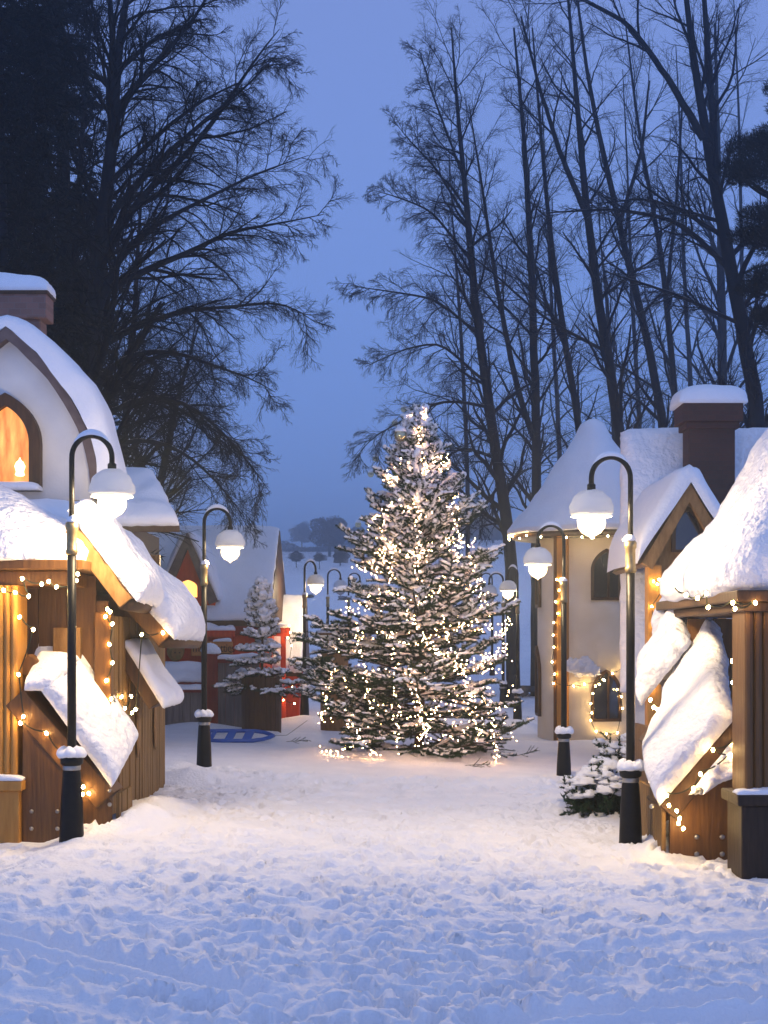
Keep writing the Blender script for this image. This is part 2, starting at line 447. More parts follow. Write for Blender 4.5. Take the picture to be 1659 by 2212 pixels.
# ------------------------------------------------------------------ street lamps
def make_lamp(name, lit, label, grp):
    e = empty(name, (0,0,0), label, 'street lamp', grp)
    base = MB().lathe([(.1,-.12),(.095,.0),(.09,.06),(.084,.25),(.068,.5),(.064,.51),(.066,.55),(.086,.565),(.088,.6),(.07,.62),(.05,.63)], seg=24)
    base.build('base', M['iron'], e, True)
    MB().lathe([(.0675,.515),(.069,.52),(.069,.545),(.0675,.55)], seg=24).build('band', M['bolt'], e, True)
    MB().tube([(0,0,.6),(0,0,2.22)], .034, 14).build('pole', M['iron'], e, True)
    MB().lathe([(.036,2.17),(.046,2.18),(.046,2.21),(.04,2.22),(.04,2.36),(.048,2.37),(.05,2.41),(.035,2.43)], seg=18).build('collar', M['brass'], e, True)
    arc = [(0,0,2.42),(0,0,2.9)] + [(.155 - .155*math.cos(R(a)), 0, 2.92 + .17*math.sin(R(a))) for a in range(10, 181, 10)] + [(.31,0,2.86)]
    MB().tube(arc, .021, 12).build('arm', M['iron'], e, True)
    MB().lathe([(.022,2.88),(.034,2.87),(.034,2.82),(.045,2.79),(.05,2.76)], (.31,0,0), 16).build('socket', M['iron'], e, True)
    sh = MB().lathe([(.052,2.775),(.11,2.745),(.15,2.69),(.158,2.625),(.163,2.625),(.166,2.618),(.158,2.617),(.148,2.69),(.105,2.738),(.05,2.768)], (.31,0,0), 26)
    sh.build('lamp_shade', M['lampsnow'], e, True)
    MB().lathe([(.105,2.615),(.112,2.57),(.104,2.53),(.075,2.49),(.035,2.468),(.012,2.455),(.004,2.44)][::-1], (.31,0,0), 22).build('globe', M[lit], e, True)
    if lit != 'globe_off':
        ld = bpy.data.lights.new('lamp_bulb', 'POINT'); ld.energy = 270 if lit == 'globe' else 135; ld.color = (1.0,.73,.41); ld.shadow_soft_size = .105
        lo = bpy.data.objects.new('lamp_bulb', ld); C.objects.link(lo); lo.parent = e; lo.location = (.31, 0, 2.53)
    cap = MB().lathe(densify([(.165,2.64),(.178,2.655),(.172,2.70),(.15,2.755),(.11,2.80),(.06,2.825),(.03,2.83)], 3), (.31,0,0), 26, .014, 3, 18)
    cap.build('snow_cap', M['lampsnow'], e, True)
    at = [(.155 - .158*math.cos(R(a)), 0, 2.935 + .178*math.sin(R(a))) for a in range(28, 150, 8)]
    MB().tube(at, [.006 + .022*math.sin(math.pi*(i + .3)/len(at)) for i in range(len(at))], 9).build('arm_snow', M['snow'], e, True)
    sn = MB(); rr = random.Random(3)
    for k in range(7):
        a = k*2*math.pi/7 + .3
        snow_blob(sn, (.062*math.cos(a), .062*math.sin(a), .625 + .01*rr.random()), .055, .055, .05 + .03*rr.random(), k + 2)
    sn.build('base_snow', M['snow'], e, True)
    sn = MB(); snow_blob(sn, (.01, 0, 2.43), .05, .05, .045, 31); sn.build('collar_snow', M['snow'], e, True)
    return e

def kids(o): return [c for c in C.objects if c.parent == o]
def copy_thing(src, loc, rz, label):
    r = src.copy(); C.objects.link(r); r.location = loc; r.rotation_euler = (0, 0, rz); r['label'] = label
    for ch in kids(src):
        c = ch.copy(); C.objects.link(c); c.parent = r
        for g in kids(ch):
            q = g.copy(); C.objects.link(q); q.parent = c
    return r

LAMPS = [(155,10.7,.0,1,'lit black lamp with snow cap in front of the ochre porch column'),
         (441,16.5,.0,1,'lit black lamp with snow cap beside the blue sled'),
         (658,27.1,.0,1,'lit small lamp before the dark gable of the snowy annex'),
         (1362,11.0,-.124,-1,'lit black lamp with snow cap standing by the snowy round bush'),
         (1218,16.55,-.2,-1,'lit black lamp with snow cap in front of the brown tower post'),
         (1118,27.2,-.11,-1,'lit small lamp between the Christmas tree and the cream tower')]
proto = make_lamp('street_lamp', 'globe', '', 'lit street lamps along the lane')
dim = make_lamp('street_lamp', 'globe_dim', LAMPS[1][4], 'lit street lamps along the lane')
first = True
for u, d, z, sd, lb in LAMPS:
    loc = ((u - U0)*d/FP, d, z); rz = 0 if sd > 0 else math.pi
    if d > 20: rz += .85*sd*(1 if sd > 0 else 1.2)
    if first:
        proto.location = loc; proto['label'] = lb; first = False
    else:
        if d > 12 and dim['label'] == lb: dim.location = loc; dim.rotation_euler = (0, 0, rz)
        else: copy_thing(dim if d > 12 else proto, loc, rz, lb)
p2 = make_lamp('street_lamp', 'globe_off', 'unlit dark lamp post rising behind the brown flared barrel', 'unlit lamps beyond the tree')
p2.location = ((708 - U0)*34/FP, 34, gz(-1.4, 34) - .2)
copy_thing(p2, ((1087 - U0)*31/FP, 31, -.05), math.pi, 'unlit dark lamp post just left of the small lit lamp by the tower')
copy_thing(p2, ((1063 - U0)*37/FP, 37, .25), math.pi, 'unlit dark lamp post half hidden by the Christmas tree right side')
copy_thing(p2, ((753 - U0)*38/FP, 38, .3), 0, 'unlit dark lamp post seen through the Christmas tree left branches')

# ------------------------------------------------------------------ fairy lights
def uv_ball(r, seg=8, rings=6, sz=1.3):
    mb = MB()
    mb.lathe([(max(1e-4, r*math.sin(math.pi*i/rings)), -r*sz*math.cos(math.pi*i/rings)) for i in range(rings + 1)], seg=seg)
    return mb
_bm = uv_ball(.0125)
_bulb = None
def string_lights(pts, label, group='warm light strings on the huts', sag=.03):
    global _bulb
    pts = [V(p) for p in pts]
    e = empty('string_lights', pts[0], label, 'string lights', group)
    path = []
    for a, b in zip(pts, pts[1:]):
        for i in range(6):
            t = i/6; q = a.lerp(b, t); q.z -= sag*4*t*(1-t) - .02; q.y += .01
            path.append(q)
    path.append(pts[-1] + V((0,.01,.02)))
    MB().tube(path, .0055, 5).build('cable', M['cord'], e)
    rr = random.Random(len(label))
    for p in pts:
        if _bulb is None:
            o = _bm.build('bulb', M['bulb'], None, True); _bulb = o
        else:
            o = _bulb.copy(); C.objects.link(o)
        o.name = 'bulb'
        o.parent = e; o.matrix_parent_inverse = Matrix(); o.location = p - V(e.location)
        o.rotation_euler = (rr.uniform(-.6,.6), rr.uniform(-.6,.6), 0)
    return e

# ------------------------------------------------------------------ left cottage: ochre porch, timber wing, white gothic gable
def planks(mb, x, y0, y1, z0, z1, w=.11, seed=1, axis='y', th=.03, ztop=None):
    rr = random.Random(seed); p = y0
    while p < y1 - .01:
        q = min(p + w*rr.uniform(.85, 1.15), y1)
        o = rr.uniform(-.006, .006)
        zt = z1 if ztop is None else ztop((p + q)/2)
        if axis == 'y': mb.box(x - th, x + o, p + .003, q - .003, z0, zt)
        else: mb.box(p + .003, q - .003, x + o, x + th, z0, zt)
        p = q
    return mb

def lean_to(parent, side, y0, y1, xt, zt, xb, zb, T, wood, seed, th=.11):
    """sloping roof slab from (xt,zt) down to (xb,zb), towards the lane"""
    mb = MB()
    t = V((xb - xt, 0, zb - zt)).normalized(); n = V((-t.z, 0, t.x)); n = n if n.z > 0 else -n
    q = [V((xt, y0, zt)), V((xb, y0, zb)), V((xb, y0, zb)) - n*th, V((xt, y0, zt)) - n*th]
    mb.prism(q, (0, y1 - y0, 0))
    r = mb.build('lean_to_roof', M[wood], parent, bevel=.008)
    if not T: return r
    s = MB(); o = .02
    snow_quad(s, V((xt, y0 - o, zt)) - t*.03, V((xb, y0 - o, zb)) + t*.06, V((xb, y1 + o, zb)) + t*.06, V((xt, y1 + o, zt)) - t*.03, T, .02, 14, seed=seed, bulge=.1)
    s.build('snow_cover', M['snow'], r, True)
    return r

cot = empty('timber_cottage', (-3.3, 11.4, -.2), 'brown timber cottage with ochre porch columns and white gothic gable', 'cottage')
# porch
HX0, HX1, HY0, HY1 = -5.3, -2.36, 10.9, 13.3
fz = P(100, 1225, 10.9).z
pr = MB().box(HX0, HX1, HY0, HY1, fz - .02, fz + .06).box(HX0 + .12, HX1 - .12, HY0 + .1, HY1 - .1, fz - .14, fz - .022).build('porch_roof', M['brown'], cot, bevel=.01)
s = MB()
prof = densify([(.985, fz + .03), (1.02, fz + .05), (1.03, fz + .14), (1.0, fz + .22), (.93, fz + .30), (.8, fz + .42), (.62, fz + .56), (.45, fz + .68), (.2, fz + .9), (.03, fz + 1.0)], 4)
snow_hip(s, (HX0 + HX1)/2, (HY0 + HY1)/2, (HX1 - HX0)/2, (HY1 - HY0)/2, prof, amp=.022, seed=1)
s.build('porch_snow', M['rough_snow'], pr, True)
def fluted_column(parent, x, y, zb, zm, zt, w, mat_up, mat_lo, pts=5, name='column'):
    mb = MB()
    n = 5
    for i in range(n):            # clustered shafts
        a = x - w/2 + w*(i + .5)/n
        mb.tube([(a, y - .02, zm), (a, y - .02, zt)], w/n*.52, 10)
    mb.box(x - w/2, x + w/2, y - .015, y + w, zm, zt)
    c = mb.build(name, mat_up, parent, False)
    lo = MB().box(x - w*.62, x + w*.62, y - .1, y + w, zb, zm - .06)
    lo.box(x - w*.74, x + w*.74, y - .15, y + w*1.1, zm - .06, zm + .02)
    pb = lo.build('column_base', mat_lo, parent, bevel=.012)
    s = MB(); snow_quad(s, (x - w*.74, y - .15, zm + .021), (x + w*.74, y - .15, zm + .021), (x + w*.74, y + .02, zm + .021), (x - w*.74, y + .02, zm + .021), .05, .015, 6, 14, 8, seed=3)
    s.build('snow_ledge', M['snow'], pb, True)
    return c
zm = P(0, 1690, 10.95).z
fluted_column(cot, P(3, 1700, 11.0).x, 11.0, -.35, zm, fz - .14, .27, M['ochre'], M['ochre'])
# timber wing walls
w = MB(); planks(w, -2.27, 11.6, 14.4, -.3, 1.72, .10, 3)
w.build('plank_wall', M['plank'], cot)
w = MB(); planks(w, 11.6, -4.4, -2.3, -.3, 2.45, .24, 5, 'x', ztop=lambda x: min(2.42, 1.72 + (-2.25 - x)*1.2))
w.build('end_wall', M['brown'], cot)
MB().box(-2.75, -2.52, 11.52, 11.598, -.2, 1.62).build('door', M['tan'], cot, bevel=.01)
MB().box(-2.40, -2.262, 11.5, 11.62, -.3, 1.75).build('corner_post', M['brown'], cot, bevel=.01)
w = MB().box(-4.4, -2.32, 14.36, 14.42, -.3, 2.4).box(-4.4, -2.6, 11.7, 14.3, 2.38, 2.42)
w.build('back_wall', M['brown'], cot)
# roof sections
def roof_sec(y0, y1, A, B, T, seed, ext):
    t = (B - A).normalized(); n = V((-t.z, 0, t.x)); n = n if n.z > 0 else -n
    b = MB().prism([A, B, B - n*.14, A - n*.14], (0, .07, 0))
    br = b.build('bargeboard', M['tan'] if seed == 1 else M['brown'], cot, bevel=.008)
    r = MB().prism([A - n*.012 + V((0,.07,0)), B - n*.012 + V((0,.07,0)), B - n*.08 + V((0,.07,0)), A - n*.08 + V((0,.07,0))], (0, y1 - y0 - .07, 0)).build('wing_roof', M['darkwood'], cot)
    e = MB().tube([B + n*(-.07) + V((-.02, .03, 0)), V((B.x + .03, y1 + .2, B.z)) - n*.09], .065, 12).build('eave_log', M['darkwood'], cot, True)
    s = MB()
    A2 = A - t*ext
    snow_quad(s, A2 + V((0,-.02,0)), B + t*.05 + V((0,-.02,0)), V((B.x, y1 + .03, B.z)) + t*.07, V((A2.x, y1 + .03, A2.z)), T, .03, 8, 34, 34, seed=seed, bulge=.2, fine=.012)
    s.build('wing_snow', M['rough_snow'], r, True)
A = P(165, 1130, 11.2); B = P(288, 1290, 11.2)
roof_sec(11.2, 12.1, A, B, .20, 1, .12)
A = P(165, 1150, 12.05); B = P(368, 1372, 12.05)
roof_sec(12.05, 13.75, A, B, .24, 2, .05)
# stepped lean-to roofs at the lane end
a, b = P(50, 1490, 10.95), P(246, 1712, 10.95)
lean_to(cot, -1, 10.95, 11.35, a.x, a.z, b.x, b.z, 0, 'brown', 11, .19)
a, b = P(72, 1440, 11.4), P(283, 1612, 11.4)
lean_to(cot, -1, 11.37, 11.62, a.x, a.z + .02, b.x, b.z, 0, 'brown', 12)
s = MB(); D1 = 10.93
snow_quad(s, P(84, 1486, D1), P(240, 1700, D1), P(288, 1606, 11.75), P(150, 1408, 11.75), .13, .012, 16, 34, 34, seed=5, bulge=.1)
snow_quad(s, P(52, 1492, D1), P(116, 1492, D1), P(170, 1425, 11.4), P(84, 1425, 11.4), .1, .012, 8, 20, 20, seed=6, bulge=.1)
s.build('lean_to_snow', M['rough_snow'], cot, True)
MB().prism([P(74, 1428, 11.64), P(150, 1428, 11.64), P(175, 1470, 11.64), P(74, 1470, 11.64)], (0, .3, 0)).build('step_board', M['darkwood'], cot)
s = MB(); snow_quad(s, P(74, 1427, 11.6), P(150, 1427, 11.6), P(150, 1427, 11.98), P(74, 1427, 11.98), .2, .01, 5, seed=22); s.build('step_snow', M['snow'], cot, True)
MB().beam(P(52, 1455, 11.2), P(78, 1420, 11.2), .1, .16, (0, 1, 0)).build('stub_beam', M['brown'], cot, bevel=.01)
a, b = P(262, 1395, 12.2), P(340, 1518, 12.2)
lean_to(cot, -1, 12.2, 13.2, -2.28, a.z + .0, b.x + .02, b.z, .09, 'darkwood', 13)
pa = MB().prism([P(47, 1840, 10.97), P(240, 1840, 10.97), P(240, 1730, 10.97), P(50, 1512, 10.97)], (0, .06, 0)).build('front_panel', M['brown'], cot)
for u, v in ((68, 1753), (124, 1753), (68, 1790), (124, 1790), (68, 1826), (124, 1826), (237, 1708), (237, 1738)):
    c = P(u, v, 10.96)
    MB().lathe([(.018, 0), (.016, .007), (.01, .013), (.003, .015)], (0,0,0), 12).build('bolt', M['bolt'], cot, True).data.transform(Matrix.Translation(c) @ Matrix.Rotation(R(90), 4, 'X'))
w = MB(); planks(w, -2.1, 11.03, 11.6, -.3, .3, .09, 9)
w.build('low_plank_wall', M['plank'], cot)
MB().tube([P(330, 1500, 13.3) + V((0,0,0)), P(330, 1600, 13.3)], .0225, 8)
# oval cut-outs in the plank wall
for y, h in ((12.75, .24), (13.7, .22)):
    MB().lathe([(.002, 0), (.07, .002), (.08, .006), (.07, .012), (.002, .014)], seg=18).build('wall_plaque', M['tan'], cot, True).data.transform(Matrix.Translation((-2.262, y, .68)) @ Matrix.Rotation(R(90), 4, 'Y') @ Matrix.Diagonal((3.1, 1, 1, 1)))
# porch shelf of snow and white gothic gable
s = MB(); snow_quad(s, (-4.3, 11.8, 2.5), (-2.6, 11.8, 2.5), (-2.6, 13.0, 2.62), (-4.3, 13.0, 2.62), .2, .02, 8, seed=21)
s.build('shelf_snow', M['snow'], cot, True)
GD = 13.0
def mir(pts, c=20):
    right = [P(u, v, GD) for u, v in pts]
    left = [P(2*c - u, v, GD) for u, v in pts[::-1] if u != c]
    return right, left
inner = [(20,738),(45,758),(70,784),(104,817),(135,861),(167,916),(182,950),(197,1010),(203,1080)]
outer = [(20,712),(39,726),(91,773),(130,822),(161,869),(198,939),(214,1000),(222,1080)]
r_, l_ = mir(inner)
MB().prism(l_ + r_, (0, .62, 0)).build('gable_wall', M['plaster'], cot)
ro, lo_ = mir(outer); 
MB().prism(ro + [p for p in r_[::-1]], (0, .0, 0))
tr = MB()
def strip(mb, A, B, y0, y1):
    n = min(len(A), len(B))
    for i in range(n - 1):
        mb.prism([V((A[i].x, y0, A[i].z)), V((A[i+1].x, y0, A[i+1].z)), V((B[i+1].x, y0, B[i+1].z)), V((B[i].x, y0, B[i].z))], (0, y1 - y0, 0))
for sgn in (1, -1):
    I = resample(inner_ := [P(20 + sgn*(u - 20), v, GD) for u, v in inner], 14); O = resample([P(20 + sgn*(u - 20), v, GD) for u, v in outer], 14)
    strip(tr, O, I, GD - .12, GD + .62)
gr = tr.build('gable_trim', M['trim'], cot)
snow_o = [(20,684),(42,688),(65,697),(99,721),(156,775),(195,825),(224,885),(242,952),(253,1000),(258,1060)]
s = MB()
n = 26; S2 = []
for sgn in (-1, 1):
    S = resample([P(20 + sgn*(u - 20), v, GD) for u, v in snow_o], n); O = resample([P(20 + sgn*(u - 20), v, GD) for u, v in outer], n)
    S2.append((S, O))
path = [(a, b) for a, b in zip(S2[0][0][::-1], S2[0][1][::-1])] + [(a, b) for a, b in zip(S2[1][0][1:], S2[1][1][1:])]
rows = [(0, .0), (0, .35), (0, .6), (.03, .82), (.08, .95), (.16, 1.0), (.4, 1.0), (.6, .97), (.72, .8), (.76, .4), (.76, 0)]
vs = []; fs = []
for dy, f in rows:
    for a, b in path:
        p = b.lerp(a, f); p = V((p.x, GD - .14 + dy, p.z))
        p += (a - b)*.18*noise.noise(p*2.2) + V((0, .03*noise.noise(p*5), .012*noise.noise(p*14)))
        vs.append(p)
m_ = len(path)
fs = [(j*m_ + i, j*m_ + i + 1, (j+1)*m_ + i + 1, (j+1)*m_ + i) for j in range(len(rows)-1) for i in range(m_-1)]
s.add(vs, fs); s.build('gable_snow', M['snow'], gr, True)
def arch(c, w, zb, zs, za, n=10):
    """pointed arch outline: list of (x, z)"""
    pts = [(c - w, zb), (c - w, zs)]
    for i in range(1, n + 1):
        f = i/n*math.pi/3; pts.append((c + w - 2*w*math.cos(f) if i < n else c, zs + (za - zs)*math.sin(f)/math.sin(math.pi/3)))
    right = [(2*c - x, z) for x, z in pts[::-1][1:]]
    return pts + right
def arch_window(parent, c, y, w, zb, zs, za, fw, frame_mat, pane_mat, depth=.1, name='window'):
    o = arch(c, w, zb, zs, za); i = arch(c, w - fw, zb + fw*.6, zs, za - fw*1.15)
    mb = MB(); n = len(o)
    for k in range(n):
        k2 = (k + 1) % n
        mb.prism([(o[k][0], y - depth, o[k][1]), (o[k2][0], y - depth, o[k2][1]), (i[k2][0], y - depth, i[k2][1]), (i[k][0], y - depth, i[k][1])], (0, depth + .02, 0))
    f = mb.build(name, frame_mat, parent)
    MB().prism([(x, y - .03, z) for x, z in i], (0, .028, 0)).build('pane', pane_mat, f)
    return f
wc = P(17, 950, GD).x
win = arch_window(cot, wc, GD, (92 - 17)*GD/FP, P(0, 1062, GD).z, P(0, 960, GD).z, P(0, 852, GD).z, .105, M['darkwood'], M['orange_win'], .1)
s = MB(); snow_quad(s, (wc - .3, GD - .2, P(0, 1062, GD).z), (wc + .33, GD - .2, P(0, 1062, GD).z), (wc + .33, GD - .002, P(0, 1062, GD).z), (wc - .3, GD - .002, P(0, 1062, GD).z), .09, .01, 5, 14, 10, seed=5)
s.build('sill_snow', M['snow'], win, True)
c = P(43, 1012, GD - .07)
MB().lathe([(.03, -.07), (.045, -.06), (.035, -.03), (.05, .02), (.032, .06), (.012, .075), (.004, .1)], c, 14).build('lamp_reflection', M['pane_glint'], win, True)  # added glowing shape, stands for a lamp reflected in the pane
# cottage chimney
MB().box(-4.7, -3.3, GD + .62, 15.6, 2.3, 3.95).build('upper_wall', M['plaster'], cot)
c0, c1 = P(-130, 690, 14.4), P(90, 640, 14.4)
ch = MB().box(c0.x + .1, P(88, 0, 14.4).x, 14.4, 14.66, 3.9, P(0, 690, 14.4).z).box(c0.x, P(100, 0, 14.32).x, 14.32, 14.64, P(0, 690, 14.4).z, P(0, 634, 14.4).z).build('chimney', M['brick_pale'], cot, bevel=.01)
zt = P(0, 632, 14.4).z
s = MB(); snow_quad(s, (c0.x - .05, 14.28, zt), (P(102, 0, 14.3).x, 14.28, zt), (P(102, 0, 14.3).x, 14.68, zt), (c0.x - .05, 14.68, zt), .19, .012, 5, seed=6)
s.build('chimney_snow', M['snow'], ch, True)
MB().box(c0.x - .03, P(102, 0, 14.3).x, 14.3, 14.66, zt - .035, zt + .004).build('chimney_cap', M['darkwood'], ch)
# strings of lights on the left cottage
string_lights([P(u, v, 10.86) for u, v in ((-12,1278),(8,1275),(33,1280),(62,1288),(48,1250),(90,1262),(105,1256),(122,1268),(157,1262),(165,1254),(168,1240))], 'string of warm bulbs hanging under the porch eave of the brown cottage')
string_lights([P(u, v, d) for u, v, d in ((232,1316,11.48),(238,1322,11.48),(228,1332,11.48),(243,1348,11.48),(236,1392,11.48),(243,1432,11.48),(230,1470,11.48),(262,1505,11.9),(240,1510,11.48),(270,1530,11.9),(283,1504,12.2),(266,1546,11.9),(285,1540,12.0),(293,1533,12.0),(306,1371,11.9),(352,1367,12.0))], 'string of warm bulbs down the brown corner post beside the porch')
string_lights([P(u, v, 10.9) for u, v in ((42,1333),(72,1360),(40,1457),(50,1548),(44,1562),(100,1584),(130,1627),(180,1700),(178,1716),(192,1714))], 'string of warm bulbs along the sloping board over the bolted panel, left hut')

# ------------------------------------------------------------------ right kiosk
kio = empty('timber_kiosk', (3.2, 10.6, -.3), 'dark timber kiosk with tall swept snowy roof and bolted panel', 'kiosk')
KX0, KX1, KY0, KY1 = P(1592, 0, 9.7).x, 5.4, 9.7, 12.6
kz = P(0, 1290, 9.7).z
kr = MB().box(KX0, KX1, KY0, KY1, kz - .03, kz + .05).box(KX0 + .06, KX1 - .06, KY0 + .06, KY1 - .06, kz - .1, kz - .032).build('kiosk_roof', M['darkwood'], kio, bevel=.01)
s = MB()
prof = densify([(.975, kz + .02), (1.01, kz + .03), (1.05, kz + .09), (1.055, kz + .18), (1.04, kz + .28), (1.0, kz + .38), (.93, kz + .50), (.85, kz + .64), (.77, kz + .80), (.69, kz + 1.0), (.6, kz + 1.26), (.45, kz + 1.6), (.25, kz + 1.95), (.03, kz + 2.1)], 4)
snow_hip(s, (KX0 + KX1)/2, (KY0 + KY1)/2, (KX1 - KX0)/2, (KY1 - KY0)/2, prof, amp=.024, seed=8)
s.build('kiosk_snow', M['rough_snow'], kr, True)
zk = P(0, 1722, 9.75).z
fluted_column(kio, P(1655, 0, 9.85).x, 9.85, -.5, zk, kz - .1, .32, M['brown'], M['black_wood'])
w = MB(); planks(w, 11.9, 2.6, 4.6, -.4, 1.7, .2, 15, 'x'); w.build('end_wall', M['brown'], kio)
# stepped lean-to roofs
a, b = P(1583, 1560, 10.5), P(1427, 1742, 10.5)
lean_to(kio, 1, 10.5, 11.1, a.x, a.z, b.x, b.z, 0, 'darkwood', 41, .15)
a, b = P(1575, 1475, 11.15), P(1408, 1655, 11.15)
lean_to(kio, 1, 11.12, 11.6, a.x + .06, a.z - .2, b.x + .06, b.z - .2, 0, 'darkwood', 42)
a, b = P(1520, 1400, 11.65), P(1388, 1556, 11.65)
lean_to(kio, 1, 11.62, 12.2, a.x + .06, a.z - .2, b.x + .06, b.z - .2, 0, 'darkwood', 43)
a, b = P(1545, 1330, 12.25), P(1432, 1420, 12.25)
lean_to(kio, 1, 12.22, 12.9, a.x + .06, a.z - .2, b.x + .06, b.z - .2, 0, 'darkwood', 44)
s = MB()
snow_ruled(s, [P(1424, 1742, 10.46), P(1408, 1690, 10.8), P(1400, 1640, 11.15), P(1424, 1600, 11.35), P(1446, 1560, 11.55), P(1462, 1510, 11.8), P(1478, 1440, 12.1), P(1486, 1380, 12.4), P(1478, 1300, 12.95)],
    [P(1585, 1556, 10.46), P(1578, 1500, 10.8), P(1572, 1455, 11.15), P(1576, 1430, 11.35), P(1562, 1395, 11.55), P(1560, 1370, 11.8), P(1548, 1330, 12.1), P(1554, 1300, 12.4), P(1552, 1250, 12.95)], .17, na=80, nb=40, k=12, amp=.03, seed=31, scale=3.2)
snow_quad(s, P(1492, 1392, 11.75), P(1386, 1524, 11.75), P(1396, 1450, 12.4), P(1488, 1310, 12.4), .17, .03, 10, 34, 34, seed=33, bulge=.12)
snow_quad(s, P(1500, 1330, 12.35), P(1424, 1430, 12.35), P(1440, 1330, 12.95), P(1510, 1262, 12.95), .18, .03, 10, 26, 26, seed=35, bulge=.12)
snow_blob(s, P(1432, 1655, 10.95), .1, .16, .12, 12, .6, .6, 18, 12); snow_blob(s, P(1412, 1600, 11.3), .07, .14, .09, 15, .6, .6, 18, 12)
s.build('lean_to_snow', M['rough_snow'], kio, True)
MB().prism([P(1448, 1870, 10.53), P(1592, 1870, 10.53), P(1592, 1560, 10.53), P(1448, 1740, 10.53)], (0, .06, 0)).build('front_panel', M['brown'], kio)
for u, v in ((1505,1808),(1560,1808),(1505,1845),(1560,1845),(1408,1742)):
    c = P(u, v, 10.52)
    MB().lathe([(.02, 0), (.018, .007), (.011, .014), (.003, .016)], (0,0,0), 12).build('bolt', M['bolt'], kio, True).data.transform(Matrix.Translation(c) @ Matrix.Rotation(R(90), 4, 'X'))
s = MB(); snow_ruled(s, [P(1488, 1716, 10.46), P(1530, 1664, 10.46), P(1590, 1592, 10.46)], [P(1520, 1716, 10.42), P(1560, 1690, 10.42), P(1592, 1680, 10.42)], .05, amp=.05, k=4, seed=61, scale=9)
s.build('panel_snow', M['rough_snow'], kio, True)
w = MB(); planks(w, 2.14, 10.56, 12.2, -.4, .35, .09, 19)
w.build('low_plank_wall', M['plank'], kio)
w = MB(); planks(w, 2.36, 11.1, 12.9, -.4, .75, .1, 29); w.build('plank_wall', M['brown'], kio)
string_lights([P(u, v, 9.66) for u, v in ((1452,1266),(1482,1285),(1507,1292),(1526,1282),(1530,1312),(1583,1302),(1632,1302),(1588,1315))], 'string of warm bulbs hanging under the swept kiosk eave')
string_lights([P(u, v, 10.4) for u, v in ((1582,1428),(1583,1475),(1586,1532),(1588,1602),(1540,1620),(1578,1632),(1513,1672),(1498,1703),(1440,1718),(1445,1740),(1462,1752),(1468,1768),(1466,1778),(1476,1790))], 'string of warm bulbs along the beam over the bolted panel, right kiosk')
string_lights([P(u, v, 11.4) for u, v in ((1405,1512),(1412,1528),(1420,1532),(1402,1602),(1404,1688))], 'short string of warm bulbs behind the right lamp pole')

# ------------------------------------------------------------------ right house with steep roof, dormer and chimney
hs = empty('steep_roofed_house', (4.6, 19, 0), 'house with steep snow-laden roof, wooden dormer and brown brick chimney', 'house')
ra, rb = P(1340, 935, 20.2), P(1338, 1490, 18.6)
ra2, rb2 = V((6.4, 20.2, ra.z)), V((6.4, 18.6, rb.z))
MB().prism([ra + V((.06,.02,0)), rb + V((.1,.02,0)), rb + V((.1,.2,0)), ra + V((.06,.2,0))], (2.9, 0, 0)).prism([(3.95, 20.3, ra.z - .1), (3.95, 22.2, .9), (3.95, 20.3, .9)], (2.4, 0, 0)).build('main_roof', M['darkwood'], hs)
MB().box(rb.x + .28, 6.2, 18.95, 19.5, -.4, rb.z + .2).build('wall', M['plaster'], hs)
s = MB(); snow_quad(s, rb + V((0,-.02,-.04)), rb2, ra2, ra + V((0,0,.0)), .24, .025, 12, 34, 40, seed=51, bulge=.12)
s.build('roof_snow', M['rough_snow'], hs, True)
DD = 17.2
ap, lf = P(1490, 1042, DD), P(1387, 1216, DD)
rf = V((2*ap.x - lf.x, DD, lf.z))
dm = MB()
for p in (lf, rf):
    t = (p - ap).normalized(); n = V((-t.z, 0, t.x)); n = n if n.z > 0 else -n
    dm.prism([ap, p, p - n*.15, ap - V((0,0,.24))], (0, .1, 0))
dr = dm.build('dormer_bargeboard', M['tan'], hs)
dm = MB()
for p in (lf, rf):
    t = (p - ap).normalized(); n = V((-t.z, 0, t.x)); n = n if n.z > 0 else -n
    dm.prism([ap - n*.01 + V((0,.1,0)), p - n*.01 + V((0,.1,0)), p - n*.08 + V((0,.1,0)), ap - V((0,-.1,.12))], (0, 2.2, 0))
dm.build('dormer_roof', M['brown'], hs)
gw = MB().prism([ap - V((0,-.25,.22)), V((lf.x + .15, DD + .25, lf.z)), V((lf.x + .15, DD + .25, lf.z - .25)), V((rf.x - .15, DD + .25, lf.z - .25)), V((rf.x - .15, DD + .25, lf.z))], (0, .06, 0)).build('dormer_wall', M['tan'], hs)
arch_window(hs, ap.x + .02, DD + .25, .2, P(0, 1190, DD).z, P(0, 1150, DD).z, P(0, 1090, DD).z, .05, M['darkwood'], M['glassdark'], .05)
# thick snow over the dormer: one saddle
s = MB(); vs = []; n = 30
def dprof(t):       # t -1..1 across, outer outline of the snow
    x = ap.x + t*(abs(lf.x - ap.x) + .06)
    zb = ap.z - abs(t)*(ap.z - lf.z)
    top = zb + .36*(1 - abs(t)**10)**.5 - .22*math.exp(-(t/.16)**2) + .10*math.exp(-(t/.3)**2)
    return x, zb, top
rows = [(-.03, 0), (-.05, .3), (-.05, .6), (-.01, .85), (.08, .97), (.25, 1.0), (.7, 1), (1.2, 1), (1.8, 1), (2.4, 1)]
for dy, f in rows:
    for i in range(n + 1):
        t = -1 + 2*i/n
        x, zb, zt_ = dprof(t)
        p = V((x*1.0, DD + dy, zb + (zt_ - zb)*f))
        p += V((.03*noise.noise(p*3), .02*noise.noise(p*4), f*.04*noise.noise(p*2.5)))
        vs.append(p)
w_ = n + 1
